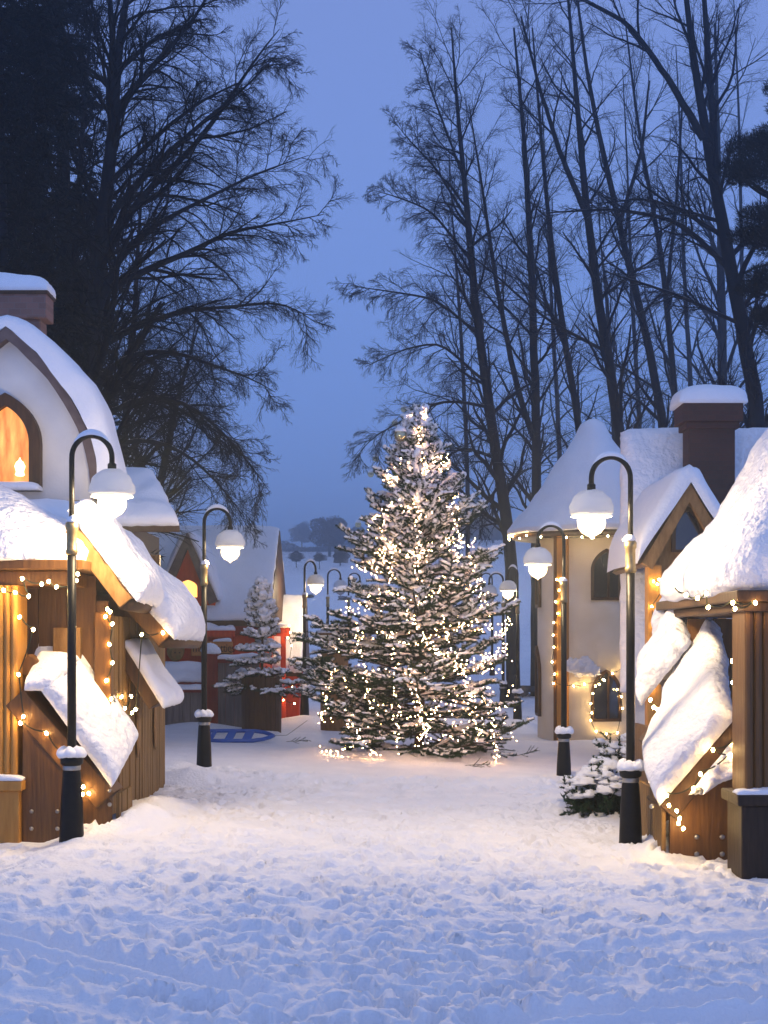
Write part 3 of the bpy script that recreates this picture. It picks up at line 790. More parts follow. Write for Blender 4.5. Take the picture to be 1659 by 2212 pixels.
s.add(vs, [(j*w_ + i, j*w_ + i + 1, (j+1)*w_ + i + 1, (j+1)*w_ + i) for j in range(len(rows)-1) for i in range(n)])
s.build('dormer_snow', M['snow'], dr, True)
px = P(1418, 0, DD).x
MB().box(px - .1, px + .08, DD + .05, DD + .25, -.4, lf.z - .02).build('porch_post', M['ochre'], hs, bevel=.015)
MB().box(rf.x - .3, rf.x - .12, DD + .05, DD + .25, -.4, lf.z - .02).build('porch_post', M['ochre'], hs, bevel=.015)
CD = 19.2
x0, x1 = P(1488, 0, CD).x, P(1588, 0, CD).x; X0, X1 = P(1472, 0, CD).x, P(1602, 0, CD).x
zf, zt = P(0, 918, CD).z, P(0, 873, CD).z
ch = MB().box(x0, x1, CD, CD + .4, 2.6, zf).box(x0 - .05, x1 + .05, CD - .05, CD + .45, zf - .05, zf + .04).box(X0, X1, CD - .1, CD + .5, zf + .041, zt).build('chimney', M['brick'], hs, bevel=.01)
s = MB(); snow_quad(s, (X0 - .05, CD - .14, zt), (X1 + .05, CD - .14, zt), (X1 + .05, CD + .54, zt), (X0 - .05, CD + .54, zt), .27, .015, 5, seed=9)
s.build('chimney_snow', M['snow'], ch, True)
string_lights([P(u, v, DD) for u, v in ((1412,1256),(1424,1252),(1420,1262),(1432,1272),(1408,1310),(1414,1352),(1405,1390),(1398,1440),(1406,1488))], 'string of warm bulbs down the ochre dormer post')

# ------------------------------------------------------------------ cream tower
TC = V((3.62, 24.1, 0)); TR = .95
tw = empty('round_tower', (TC.x, TC.y, -.2), 'cream plastered round tower with conical snowy roof and pointed windows', 'tower')
ez = P(0, 1152, 23.5).z
MB().lathe([(TR, -.5), (TR, ez + .02)], TC, 64).build('wall', M['cream'], tw, True)
tr = MB().lathe([(TR + .1, ez - .06), (TR + .44, ez - .05), (TR + .46, ez + .0), (TR + .4, ez + .04), (.1, ez + 1.9)], TC, 48).build('roof', M['darkwood'], tw, True)
s = MB(); apz = P(0, 905, 24.1).z
prof = densify([(TR + .44, ez + .0), (TR + .53, ez + .02), (TR + .54, ez + .09), (TR + .46, ez + .18), (TR + .2, ez + .5), (TR - .1, ez + .92), (TR - .38, ez + 1.35), (TR - .62, ez + 1.68), (.2, apz - .1), (.08, apz - .01), (.02, apz)], 4)
s.lathe(prof, TC, 64, .03, 4, 3)
s.build('roof_snow', M['snow'], tr, True)
def tower_strip(mb, ang, w, z0, z1, th):
    da = w/TR/2
    q = []
    for r_ in (TR - .01, TR + th):
        for a_ in (ang - da, ang + da): q.append((r_, a_))
    pts = [V((TC.x + r_*math.cos(a_), TC.y + r_*math.sin(a_), z0)) for r_, a_ in (q[0], q[1], q[3], q[2])]
    mb.prism(pts, (0, 0, z1 - z0))
    return mb
def ang_of(u, d=23.3):
    x = (u - U0)*d/FP - TC.x
    return -math.pi/2 + math.asin(max(-1, min(1, x/TR)))
tower_strip(MB(), ang_of(1219), .19, -.4, ez - .06, .07).build('pilaster', M['ochre'], tw)
tower_strip(MB(), ang_of(1205), .05, -.4, ez - .06, .05).build('pilaster', M['brown'], tw)
def tower_window(u, vb, vs_, va, w, d=23.25):
    ang = ang_of(u)
    zb, zs, za = P(0, vb, d).z, P(0, vs_, d).z, P(0, va, d).z
    o = arch(0, w, zb, zs, za); i = arch(0, w - .05, zb + .05, zs, za - .06)
    def cy(p, r_): return V((TC.x + r_*math.cos(ang + p[0]/TR), TC.y + r_*math.sin(ang + p[0]/TR), p[1]))
    mb = MB(); n = len(o)
    for k in range(n):
        k2 = (k + 1) % n
        vs = [cy(o[k], TR - .01), cy(o[k2], TR - .01), cy(i[k2], TR - .01), cy(i[k], TR - .01), cy(o[k], TR + .05), cy(o[k2], TR + .05), cy(i[k2], TR + .05), cy(i[k], TR + .05)]
        mb.add(vs, [(0,1,2,3),(7,6,5,4),(0,4,5,1),(1,5,6,2),(2,6,7,3),(3,7,4,0)])
    f = mb.build('window', M['darkwood'], tw)
    mb = MB(); m = len(i)
    c0 = cy((0, (zb + zs)/2), TR + .036)
    mb.add([c0] + [cy(p, TR + .03) for p in i], [(0, k + 1, (k + 1) % m + 1) for k in range(m)])
    mb.build('pane', M['glassdark'], f)
    tower_strip(MB(), ang + .03, .03, zb + .05, za - .09, .055).build('glazing_bar', M['darkwood'], f)
    return f
tower_window(1306, 1297, 1232, 1186, .25); tower_window(1306, 1558, 1496, 1446, .25)
tower_window(1172, 1310, 1250, 1205, .25); tower_window(1172, 1552, 1460, 1395, .25)
s = MB(); rr = random.Random(4)
for k, (u, v, q_) in enumerate(((1236, 1440, .11), (1256, 1446, .15), (1276, 1452, .12))):
    a_ = ang_of(u); snow_blob(s, (TC.x + (TR + .04)*math.cos(a_), TC.y + (TR + .04)*math.sin(a_), P(0, v, 23.2).z), q_*1.3, q_, q_*1.2, k, .6, .6, 22, 16)
s.build('ledge_snow', M['rough_snow'], tw, True)
def tp(u, v, off=.1):
    a_ = ang_of(u); p = V((TC.x + (TR + off)*math.cos(a_), TC.y + (TR + off)*math.sin(a_), 0)); p.z = EYE + (HZ - v)*p.y/FP
    return p
string_lights([tp(u, v) for u, v in ((1212,1252),(1216,1275),(1210,1300),(1214,1325),(1207,1345),(1206,1372),(1207,1398),(1204,1430),(1208,1456),(1206,1476),(1242,1482),(1262,1478),(1298,1468),(1290,1478),(1316,1455),(1340,1440))], 'string of warm bulbs down the tower post and over its low window', 'warm light strings on the tower')
string_lights([tp(u, v) for u, v in ((1300,1470),(1283,1482),(1278,1498),(1274,1520),(1276,1540),(1274,1556),(1284,1580),(1304,1585),(1326,1583),(1336,1530),(1334,1505),(1325,1490))], 'ring of warm bulbs round the low pointed tower window', 'warm light strings on the tower')
string_lights([tp(u, v, .5) for u, v in ((1120,1158),(1126,1164),(1134,1158),(1140,1166),(1148,1159),(1155,1165),(1162,1158),(1168,1164),(1176,1158),(1184,1163),(1192,1157))], 'dense string of bulbs under the tower roof edge', 'warm light strings on the tower')
string_lights([tp(u, v, .4) for u, v in ((1205,1160),(1240,1161),(1262,1160),(1278,1161),(1300,1158),(1322,1157))], 'sparse string of bulbs under the tower eave above the pointed window', 'warm light strings on the tower')

# ------------------------------------------------------------------ left background houses
bk = empty('snow_roofed_barn', (-3.6, 19.5, 0), 'barn behind the cottage with plain sloping snowy roof', 'barn')
MB().box(-5.2, -3.4, 18.9, 21, -.2, P(0, 1132, 18.5).z).build('wall', M['darkwood'], bk)
q = [P(180, 1136, 18.5), P(388, 1136, 18.5), P(330, 1030, 19.7), P(180, 1024, 19.7)]
MB().prism(q, (0, .02, -.08)).build('roof', M['darkwood'], bk)
s = MB(); snow_quad(s, *q, .18, .025, 9, seed=71); s.build('roof_snow', M['snow'], bk, True)

rd = empty('red_house', (-3.3, 27, 0), 'red wooden house with long snowy roof and a gabled dormer', 'house')
RX0, RX1 = -5.0, -2.1
rzz, ezz = P(0, 1143, 27.5).z, P(0, 1338, 25).z
MB().prism([(RX1 - .1, 25.25, -.2), (RX1 - .1, 25.25, ezz + .1), (RX1 - .1, 27.5, rzz - .15), (RX1 - .1, 29.75, ezz + .1), (RX1 - .1, 29.75, -.2)], (RX0 - RX1, 0, 0)).build('wall', M['red'], rd)
MB().prism([(RX1, 25, ezz), (RX1, 27.5, rzz), (RX1, 30, ezz), (RX1, 30, ezz - .12), (RX1, 27.5, rzz - .14), (RX1, 25, ezz - .12)], (RX0 - RX1, 0, 0)).build('roof', M['darkwood'], rd)
s = MB(); snow_quad(s, (RX0, 24.95, ezz - .02), (RX1 + .03, 24.95, ezz - .02), (RX1 + .03, 27.52, rzz), (RX0, 27.52, rzz), .17, .025, 10, 30, 30, seed=81)
snow_quad(s, (RX0, 27.48, rzz), (RX1 + .03, 27.48, rzz), (RX1 + .03, 30.05, ezz), (RX0, 30.05, ezz), .17, .02, 10, seed=82)
s.build('roof_snow', M['snow'], rd, True)
MB().prism([(RX1 + .012, 25.1, ezz + .02), (RX1 + .012, 27.5, rzz - .03), (RX1 + .012, 29.9, ezz + .02)], (.03, 0, 0)).build('gable_boarding', M['darkwood'], rd)
D2 = 24.9
ap, lf, rf = P(404, 1152, D2), P(338, 1290, D2), P(470, 1297, D2)
MB().prism([ap - V((0,-.15,.1)), lf + V((.06,.15,0)), lf + V((.06,.15,-.25)), rf + V((-.06,.15,-.25)), rf + V((-.06,.15,0))], (0, 1.6, 0)).build('dormer_wall', M['red'], rd)
dm = MB()
for p in (lf, rf):
    t = (p - ap).normalized(); n = V((-t.z, 0, t.x)); n = n if n.z > 0 else -n
    dm.prism([ap + V((0,0,.02)), p, p - n*.17, ap - V((0,0,.26))], (0, 1.5, 0))
dmo = dm.build('dormer_roof', M['trim'], rd)
s = MB()
for k, p in enumerate((lf, rf)):
    snow_quad(s, ap + V((0,.04,.02)), p + V((0,.04,0)), p + V((0,1.6,0)), ap + V((0,1.6,.02)), .12, .02, 9, seed=84 + k)
s.build('dormer_snow', M['snow'], dmo, True)
arch_window(rd, P(404, 0, D2).x, D2 + .15, .2, P(0, 1292, D2).z, P(0, 1268, D2).z, P(0, 1248, D2).z, .03, M['red'], M['lit_win'], .05)
MB().box(-4.7, -2.15, 25.0, 25.2, ezz - .28, ezz - .121).build('eave_board', M['darkred'], rd, bevel=.01)
s = MB(); snow_quad(s, (-4.0, 24.75, P(0, 1362, 24.9).z), (-2.7, 24.75, P(0, 1362, 24.9).z), (-2.7, 25.0, P(0, 1362, 24.9).z), (-4.0, 25.0, P(0, 1362, 24.9).z), .12, .06, 8, seed=88, scale=5)
s.build('ledge_snow', M['snow'], rd, True)
MB().box(-4.0, -2.68, 24.76, 25.0, P(0, 1376, 24.9).z, P(0, 1362, 24.9).z - .002).build('ledge', M['red'], rd)
# annex
an = empty('snowy_annex', (-1.85, 28, 0), 'small annex with plain steep snow roof and dark gable, right of the red house', 'annex')
z1, z0 = P(0, 1290, 28.6).z, P(0, 1450, 27.4).z
AX0, AX1 = -2.28, -1.62
MB().prism([(AX1 - .06, 27.5, -.2), (AX1 - .06, 27.5, z0), (AX1 - .06, 28.6, z1 - .1), (AX1 - .06, 29.8, z0), (AX1 - .06, 29.8, -.2)], (AX0 - AX1 + .06, 0, 0)).build('wall', M['red'], an)
MB().prism([(AX1, 27.38, z0), (AX1, 28.6, z1), (AX1, 29.9, z0), (AX1, 29.9, z0 - .1), (AX1, 28.6, z1 - .12), (AX1, 27.38, z0 - .1)], (AX0 - AX1, 0, 0)).build('roof', M['darkwood'], an)
MB().prism([(AX1 + .004, 27.45, z0), (AX1 + .004, 28.6, z1 - .02), (AX1 + .004, 29.8, z0)], (.03, 0, 0)).build('gable_boarding', M['trim'], an)
s = MB(); snow_quad(s, (AX0, 27.36, z0 - .02), (AX1 + .0, 27.36, z0 - .02), (AX1, 28.62, z1), (AX0, 28.62, z1), .14, .03, 9, seed=91)
s.build('roof_snow', M['snow'], an, True)
MB().box(P(606, 0, 26.9).x, P(617, 0, 26.9).x, 26.9, 27.0, -.2, P(0, 1360, 26.9).z).build('porch_post', M['red'], an, bevel=.01)
MB().box(P(560, 0, 26.9).x, P(624, 0, 26.9).x, 26.88, 27.3, P(0, 1374, 26.9).z, P(0, 1356, 26.9).z).build('porch_beam', M['red'], an, bevel=.01)
s = MB(); snow_quad(s, P(560, 1356, 26.86), P(626, 1356, 26.86), P(626, 1356, 27.3), P(560, 1356, 27.3), .08, .02, 6, 12, 10, seed=93); s.build('beam_snow', M['snow'], an, True)
string_lights([P(u, v, 26.8) for u, v in ((625,1352),(627,1366),(622,1378),(630,1395),(618,1475),(632,1484),(612,1512),(636,1520))], 'short string of warm bulbs on the red annex porch', 'warm light strings on the annex')
# fence with red post
FD = 24.0
fe = empty('plank_fence', P(500, 1565, FD), 'low grey plank fence with dark red post and snowy rail', 'fence')
w = MB(); planks(w, FD, P(470, 0, FD).x, P(560, 0, FD).x, -.15, P(0, 1432, FD).z, .16, 31, 'x', .04); w.build('boards', M['grey'], fe)
MB().box(P(470, 0, FD).x, P(562, 0, FD).x, FD - .05, FD + .06, P(0, 1432, FD).z, P(0, 1424, FD).z).build('rail', M['darkred'], fe)
s = MB(); z_ = P(0, 1424, FD).z
snow_quad(s, (P(468, 0, FD).x, FD - .08, z_), (P(562, 0, FD).x, FD - .08, z_), (P(562, 0, FD).x, FD + .1, z_), (P(468, 0, FD).x, FD + .1, z_), .09, .02, 6, 22, 10, seed=95); s.build('rail_snow', M['snow'], fe, True)
po = MB().box(P(446, 0, FD).x, P(471, 0, FD).x, FD - .14, FD + .06, -.2, P(0, 1412, FD).z).build('post', M['darkred'], fe, bevel=.01)
s = MB(); snow_blob(s, P(456, 1410, FD - .05), .17, .15, .17, 5, .3, .2); s.build('post_snow', M['snow'], po, True)
bx = empty('plank_bin', P(400, 1565, FD - .3), 'grey plank bin with two snow-covered lids beside the red post', 'bin')
w = MB(); planks(w, FD - .3, P(330, 0, FD).x, P(446, 0, FD).x, -.15, P(0, 1496, FD - .3).z, .13, 33, 'x', .04); w.box(P(330, 0, FD).x, P(446, 0, FD).x, FD - .26, FD + .4, -.15, P(0, 1500, FD - .3).z)
w.build('body', M['grey'], bx)
z_ = P(0, 1496, FD - .3).z
MB().box(P(328, 0, FD).x, P(447, 0, FD).x, FD - .36, FD + .1, z_ + .002, z_ + .05).build('lid', M['darkred'], bx)
s = MB(); snow_quad(s, (P(328, 0, FD).x, FD - .4, z_ + .05), (P(447, 0, FD).x, FD - .4, z_ + .05), (P(447, 0, FD).x, FD + .1, z_ + .05), (P(328, 0, FD).x, FD + .1, z_ + .05), .08, .015, 8, seed=96)
snow_quad(s, P(330, 1474, FD + .1), P(441, 1474, FD + .1), P(441, 1440, FD + .6), P(330, 1440, FD + .6), .12, .03, 8, seed=97)
s.build('lid_snow', M['snow'], bx, True)
MB().prism([P(330, 1474, FD + .1), P(441, 1474, FD + .1), P(441, 1482, FD + .1), P(330, 1482, FD + .1)], (0, .5, .2)).build('upper_lid', M['darkred'], bx)
# sign with lettering
SG = 24.7
sg = empty('name_sign', P(472, 1405, SG), 'orange-brown name sign with dark lettering on the red wall', 'sign')
bd = MB().box(P(413, 0, SG).x, P(503, 0, SG).x, SG, SG + .03, P(0, 1417, SG).z, P(0, 1386, SG).z).build('board', M['signboard'], sg, bevel=.012)
def lettering(txt, u, v, size, par):
    cu = bpy.data.curves.new('lettering', 'FONT'); cu.body = txt; cu.size = size; cu.extrude = .004; cu.space_character = .92
    o = bpy.data.objects.new('lettering', cu); C.objects.link(o); cu.materials.append(M['ink'])
    o.parent = par; o.matrix_parent_inverse = world_mat(par).inverted()
    o.location = P(u, v, SG - .006); o.rotation_euler = (R(90), 0, 0)
    o.scale = (1, 1.25, 1)
    me = bpy.data.meshes.new_from_object(o.evaluated_get(bpy.context.evaluated_depsgraph_get()) if False else o)
    q = bpy.data.objects.new('lettering', me); C.objects.link(q); q.parent = par; q.matrix_parent_inverse = o.matrix_parent_inverse.copy()
    q.location, q.rotation_euler, q.scale = o.location, o.rotation_euler, o.scale
    bpy.data.objects.remove(o); q.name = 'lettering'
    return q
lettering('mi', 416, 1408, .17, sg); lettering('tentties', 452, 1408, .165, sg)
MB().tube([P(458, 1410, SG - .01), P(478, 1412, SG - .01), P(492, 1412, SG - .01), P(501, 1409, SG - .01)], .008, 6).build('flourish', M['ink'], sg)
s = MB()
snow_quad(s, P(414, 1386, SG - .03), P(436, 1386, SG - .03), P(436, 1386, SG + .06), P(414, 1386, SG + .06), .09, .03, 4, 12, 8, seed=98)
snow_quad(s, P(461, 1386, SG - .03), P(500, 1386, SG - .03), P(500, 1386, SG + .06), P(461, 1386, SG + .06), .06, .02, 5, 14, 8, seed=99)
s.build('snow', M['snow'], sg, True)
# carved plaque
CP_ = 24.6
cp = empty('carved_plaque', P(382, 1410, CP_), 'oval carved wooden animal plaque with long ears left of the sign', 'plaque')
def disc(cu_, cv, ru, rv, d, th, n=28, rot=0):
    pts = []
    for i in range(n):
        a_ = 2*math.pi*i/n; x_, z_ = ru*math.cos(a_), rv*math.sin(a_)
        pts.append(P(cu_ + x_*math.cos(rot) - z_*math.sin(rot), cv - (x_*math.sin(rot) + z_*math.cos(rot)), d))
    return pts, (0, th, 0)
MB().prism(*disc(379, 1403, 19, 26, CP_, .06)).build('board', M['carved'], cp, bevel=.015)
MB().prism(*disc(383, 1413, 13, 14, CP_ - .03, .029)).build('face', M['tan'], cp, bevel=.012)
for u, rt in ((376, .35), (385, .05)):
    f = MB().prism(*disc(u, 1389, 4.2, 11, CP_ - .035, .034, 18, rt)).build('ear', M['tan'], cp, bevel=.01)
    MB().prism(*disc(u, 1389, 2, 8, CP_ - .043, .0075, 14, rt)).build('inner_ear', M['darkwood'], f)
MB().prism(*disc(386, 1419, 6, 5.5, CP_ - .05, .019)).build('muzzle', M['carved'], cp, bevel=.008)
for u in (378, 388): MB().prism(*disc(u, 1410, 1.8, 1.5, CP_ - .04, .0095, 10)).build('eye', M['ink'], cp)
fl = MB()
for k in range(5): fl.prism(*disc(390 + 3.4*math.cos(k*1.257), 1378 + 3.4*math.sin(k*1.257), 2.4, 2.4, CP_ - .04, .03, 10))
fl.build('flower', M['signboard'], cp)

# planter tub, sled, barrel
PD = 22.6
tubx = P(565, 0, PD).x
MBt = MB()
for k in range(22):
    a_ = 2*math.pi*k/22
    c_, s_ = math.cos(a_), math.sin(a_)
    r0, r1 = .30, .315
    q = V((tubx + r0*c_, PD + r0*s_, -.15)); q2 = V((tubx + r1*c_, PD + r1*s_, P(0, 1462, PD).z))
    MBt.beam(q, q2, .086, .03, (c_, s_, 0))
MBt.lathe([(.29, -.15), (.3, P(0, 1468, PD).z)], (tubx, PD, 0), 24)
tub = tag(MBt.build('planter_tub', M['darkwood']), 'dark stave planter tub holding the small snowy spruce', 'planter')
SD = 21.0
sl = empty('plastic_sled', P(525, 1600, SD), 'blue plastic sled with pointed nose lying on the snow', 'sled')
def sled_pt(x, y, z=0):      # local: x along, y across, tilted to the lane
    q = V((x, y*math.cos(R(26)), y*math.sin(R(26)) + z))
    return V((P(453, 0, SD).x, SD - .1, gz(-2.2, SD) + .06)) + q
L, Wd = .97, .30
outl = [(0, -Wd/2), (.2, -Wd/2), (.5, -Wd/2), (.68, -Wd/2*.95), (.82, -Wd/2*.7), (.92, -Wd/2*.3), (L, 0), (.92, Wd/2*.3), (.82, Wd/2*.7), (.68, Wd/2*.95), (.5, Wd/2), (.2, Wd/2), (0, Wd/2)]
rim = MB().tube([sled_pt(x, y, .03) for x, y in outl] + [sled_pt(*outl[0], .03)], .03, 10)
rim.build('rim', M['blue'], sl, True)
dk = MB()
for x0_, x1_ in ((.0, .06), (.24, .36), (.5, .63)):
    q = [sled_pt(x0_, -Wd/2, .01), sled_pt(x1_, -Wd/2, .01), sled_pt(x1_ + .05, Wd/2, .01), sled_pt(x0_ + .05, Wd/2, .01)]
    dk.prism(q, (0, -.01, .03))
dk.build('cross_bar', M['blue'], sl, bevel=.006)
MB().tube([sled_pt(L, 0, .03), P(620, 1588, 21.6), P(645, 1570, 22.4), P(664, 1556, 23)], .0035, 5).build('rope', M['cord'], sl)
bd_ = 24.5
bc = P(722, 1400, bd_)
bl = empty('flared_barrel', (bc.x, bd_, 0), 'brown flared barrel with snowy rim behind the Christmas tree', 'barrel')
zt = P(0, 1366, bd_).z
MB().lathe([(.24, -.2), (.25, zt - .45), (.23, zt - .25), (.24, zt - .14), (.3, zt - .07), (.29, zt - .01)], (bc.x, bd_, 0), 28).build('body', M['tan'], bl, True)
s = MB(); s.lathe([(.28, zt - .02), (.31, zt), (.29, zt + .04), (.1, zt + .06)], (bc.x, bd_, 0), 24, .015, 2); s.build('snow_rim', M['snow'], bl, True)
fp = P(1120, 1425, 33)
fo = MB().lathe([(.3, -.02), (.44, .0), (.46, .05), (.44, .11), (.40, .12), (.38, .05), (.1, .03)], (fp.x, 33, gz(fp.x, 33) + .1), 30).build('fire_pit', M['stone'], None, True)
tag(fo, 'dark round fire pit ring in the snow beyond the lamps', 'fire pit')
fo = MB(); snow_blob(fo, P(1131, 1496, 29), .1, .08, .14, 3, .5, .6); tag(fo.build('stone', M['stone'], None, True), 'small dark stone in the snow left of the tower', 'stone')

# ------------------------------------------------------------------ bare trees
def nrm(a): return a/np.maximum(1e-9, np.linalg.norm(a, axis=-1, keepdims=True))
def grow(rg, st, di, ln, seg, wander, up):
    N = len(st); pts = np.zeros((N, seg + 1, 3)); pts[:, 0] = st; d = nrm(di)
    for k in range(seg):
        d = nrm(d + rg.normal(0, wander, (N, 3)) + np.array([0, 0, 1.])*(up if np.ndim(up) == 0 else up[:, None]))
        pts[:, k + 1] = pts[:, k] + d*(ln/seg)[:, None]
    return pts
def spawn(rg, pts, rad, n, t0, ang, ratio, seg, wander, up, rr=.55, rmin=.0025, t1=.98, lref=None, bias=None):
    N, K, _ = pts.shape
    L = np.linalg.norm(np.diff(pts, axis=1), axis=2).sum(1) if lref is None else lref
    t = t0 + (t1 - t0)*((np.arange(n)[None, :] + rg.random((N, n)))/n)
    f = t*(K - 1); i = np.clip(f.astype(int), 0, K - 2); fr = (f - i)[..., None]
    ii = np.arange(N)[:, None]
    p = pts[ii, i]*(1 - fr) + pts[ii, i + 1]*fr
    tan = nrm(pts[ii, i + 1] - pts[ii, i])
    r = rad[ii, i]*(1 - fr[..., 0]) + rad[ii, i + 1]*fr[..., 0]
    rv = rg.normal(0, 1, (N, n, 3)); 
    if bias is not None: rv = rv + np.asarray(bias)
    side = nrm(rv - tan*(rv*tan).sum(-1, keepdims=True))
    a = ang*rg.uniform(.7, 1.3, (N, n))[..., None]
    d = tan*np.cos(a) + side*np.sin(a)
    ln = L[:, None]*ratio*(1 - .55*t)*rg.uniform(.6, 1.35, (N, n))
    r0 = np.maximum(r*rr*rg.uniform(.7, 1.1, (N, n)), rmin)
    st = p.reshape(-1, 3); q = grow(rg, st, d.reshape(-1, 3), ln.ravel(), seg, wander, up)
    taper = np.linspace(1, .3, seg + 1)[None, :]
    return q, r0.ravel()[:, None]*taper
def tubes(pts, rad, sides):
    N, K, _ = pts.shape
    t = nrm(np.gradient(pts, axis=1))
    ref = np.zeros((N, 1, 3)); ref[..., 0] = .31; ref[..., 1] = .83; ref[..., 2] = .46
    a = nrm(np.cross(t, np.broadcast_to(ref, t.shape))); b = np.cross(t, a)
    th = np.arange(sides)*2*np.pi/sides
    ring = pts[:, :, None] + rad[:, :, None, None]*(a[:, :, None]*np.cos(th)[:, None] + b[:, :, None]*np.sin(th)[:, None])
    idx = np.arange(N*K*sides).reshape(N, K, sides)
    nx = np.roll(idx, -1, 2)
    F = np.stack([idx[:, :-1], nx[:, :-1], nx[:, 1:], idx[:, 1:]], -1).reshape(-1, 4)
    return ring.reshape(-1, 3), F
def join(parts):
    v = []; f = []; b = 0
    for vv, ff in parts: v.append(vv); f.append(ff + b); b += len(vv)
    return np.concatenate(v), np.concatenate(f)
def poly(pts, n):
    pts = np.array(pts, dtype=float)
    # smooth polyline resample (Catmull-Rom style through linear interpolation + smoothing)
    L = np.concatenate([[0], np.cumsum(np.linalg.norm(np.diff(pts[:, :3], axis=0), axis=1))])
    s = np.linspace(0, L[-1], n)
    out = np.stack([np.interp(s, L, pts[:, k]) for k in range(pts.shape[1])], 1)
    for _ in range(2): out[1:-1] = .25*out[:-2] + .5*out[1:-1] + .25*out[2:]
    return out
def bare_tree(label, d, trunks, seed, twigmat, group, n1=26, l1=3.2, n2=8, n3=7, n4=4, ang1=.68, up1=.03, up2=-.015, up3=-.045, t0=.25, fine=1.0, limbs=(), depth_j=.8, bias=None, name='bare_tree'):
    rg = np.random.default_rng(seed)
    base = P(trunks[0][0][0], trunks[0][0][1], d)
    gzv = gz(base.x, d)
    e = empty(name, (base.x, d, gzv), label, 'tree', group)
    tr = []; big = []; allp = []; allr = []
    for k, t in enumerate(list(trunks) + list(limbs)):
        dj = 0
        arr = []
        dj = rg.uniform(-depth_j, depth_j) if k else 0
        for m, q in enumerate(t):
            p = P(q[0], q[1], d); arr.append((p.x, d + dj*m/(len(t) - 1), p.z, q[2]*.6))
        if k == 0 and arr[0][2] > gzv + .1: arr.insert(0, (arr[0][0] + (arr[0][0] - arr[1][0])*.15, d, gzv - .3, arr[0][3]*1.15))
        a = poly(arr, 24 if k < len(trunks) else 14)
        a[1:, :3] += rg.normal(0, .02, (len(a) - 1, 3))*(a[1:, 3:4]*4)
        tr.append(tubes(a[None, :, :3], a[None, :, 3], 9))
        if k < len(trunks): allp.append(a[None, :, :3]); allr.append(a[None, :, 3])
        else: big.append((a[None, :, :3], a[None, :, 3]))
    vv, ff = join(tr)
    mesh_np('trunk', vv, ff, M['bark'], e, True)
    parts = []
    L1p, L1r = [], []
    for a, r in zip(allp, allr):
        n = max(4, int(n1*min(1.2, np.linalg.norm(a[0, -1] - a[0, 0])/12)))
        q, rr_ = spawn(rg, a, r, n, t0, ang1, 1, 9, .10, up1, .5, .012, lref=np.array([l1]), bias=bias)
        L1p.append(q); L1r.append(rr_)
    p1 = np.concatenate(L1p); r1 = np.concatenate(L1r)
    parts.append(tubes(p1, r1, 5))
    for a, r in big:       # long explicit limbs get their own side branches
        q, rr_ = spawn(rg, a, r, 22, .12, .75, .34, 9, .12, up2, .55, .008)
        parts.append(tubes(q, rr_, 4)); p1 = np.concatenate([p1, q]); r1 = np.concatenate([r1, rr_])
    p2, r2 = spawn(rg, p1, r1, n2, .12, .6, .6, 7, .10, up2, .5, .0055)
    parts.append(tubes(p2, r2, 4))
    p3, r3 = spawn(rg, p2, r2, n3, .12, .6, .62, 5, .11, up3, .55, .003*fine)
    parts.append(tubes(p3, r3, 3))
    if n4:
        p4, r4 = spawn(rg, p3, r3, n4, .2, .6, .7, 4, .12, up3, .7, .0023*fine)
        parts.append(tubes(p4, r4, 3))
    vv, ff = join(parts)
    mesh_np('crown', vv, ff, M[twigmat], e)
    return e
GR = 'bare trees behind the right houses'; GL = 'bare trees behind the left cottage'
bare_tree('tall bare tree with slightly leaning trunk rising directly behind the Christmas tree top', 31, [[(1106,1215,.24),(1085,1050,.21),(1060,900,.19),(1042,780,.17),(1022,620,.145),(1012,480,.12),(996,330,.09),(985,200,.06),(975,60,.03)]], 11, 'twig', GR, 32, 2.6, 8, 7, 4, up2=-.03, up3=-.09,
          limbs=[[(1060,880,.07),(960,860,.05),(880,900,.035),(800,940,.02),(765,985,.008)], [(1052,830,.06),(950,740,.045),(870,760,.03),(790,800,.012)], [(1030,720,.06),(940,650,.045),(850,640,.03),(760,632,.01)], [(1070,990,.07),(1000,960,.05),(930,1010,.03),(880,1050,.012)], [(1015,560,.06),(930,460,.04),(860,440,.025),(800,430,.008)], [(1012,480,.06),(940,360,.04),(880,300,.02),(850,260,.008)], [(1085,1040,.06),(1020,1130,.04),(960,1180,.02)], [(1000,380,.05),(930,200,.035),(905,120,.015)]], bias=(-.35,0,0))
bare_tree('tall bare tree forking low, second trunk right of the Christmas tree', 33, [[(1158,1100,.2),(1160,950,.18),(1155,800,.165),(1148,600,.14),(1140,420,.11),(1128,250,.08),(1110,60,.04)], [(1158,960,.13),(1120,860,.12),(1085,700,.10),(1060,560,.08),(1035,400,.05),(1010,250,.02)]], 12, 'twig', GR, 30, 2.3, 8, 7, 4)
bare_tree('slender bare tree curving left behind the tower peak', 34, [[(1262,1000,.15),(1240,860,.14),(1205,640,.12),(1180,430,.09),(1165,250,.06),(1150,60,.03)], [(1225,760,.08),(1180,640,.06),(1150,520,.04)]], 13, 'twig', GR, 22, 2.2, 7, 6, 3)
bare_tree('bare tree with stout leaning trunk directly above the snowy house ridge', 30, [[(1345,960,.2),(1318,800,.18),(1290,640,.165),(1270,480,.14),(1255,330,.11),(1242,160,.08),(1222,-60,.04)], [(1268,470,.11),(1205,330,.09),(1160,200,.06),(1120,60,.03)]], 14, 'twig', GR, 24, 2.4, 7, 6, 3, limbs=[[(1310,760,.07),(1180,690,.05),(1060,580,.035),(960,500,.012)], [(1290,650,.06),(1400,560,.04),(1480,520,.015)]])
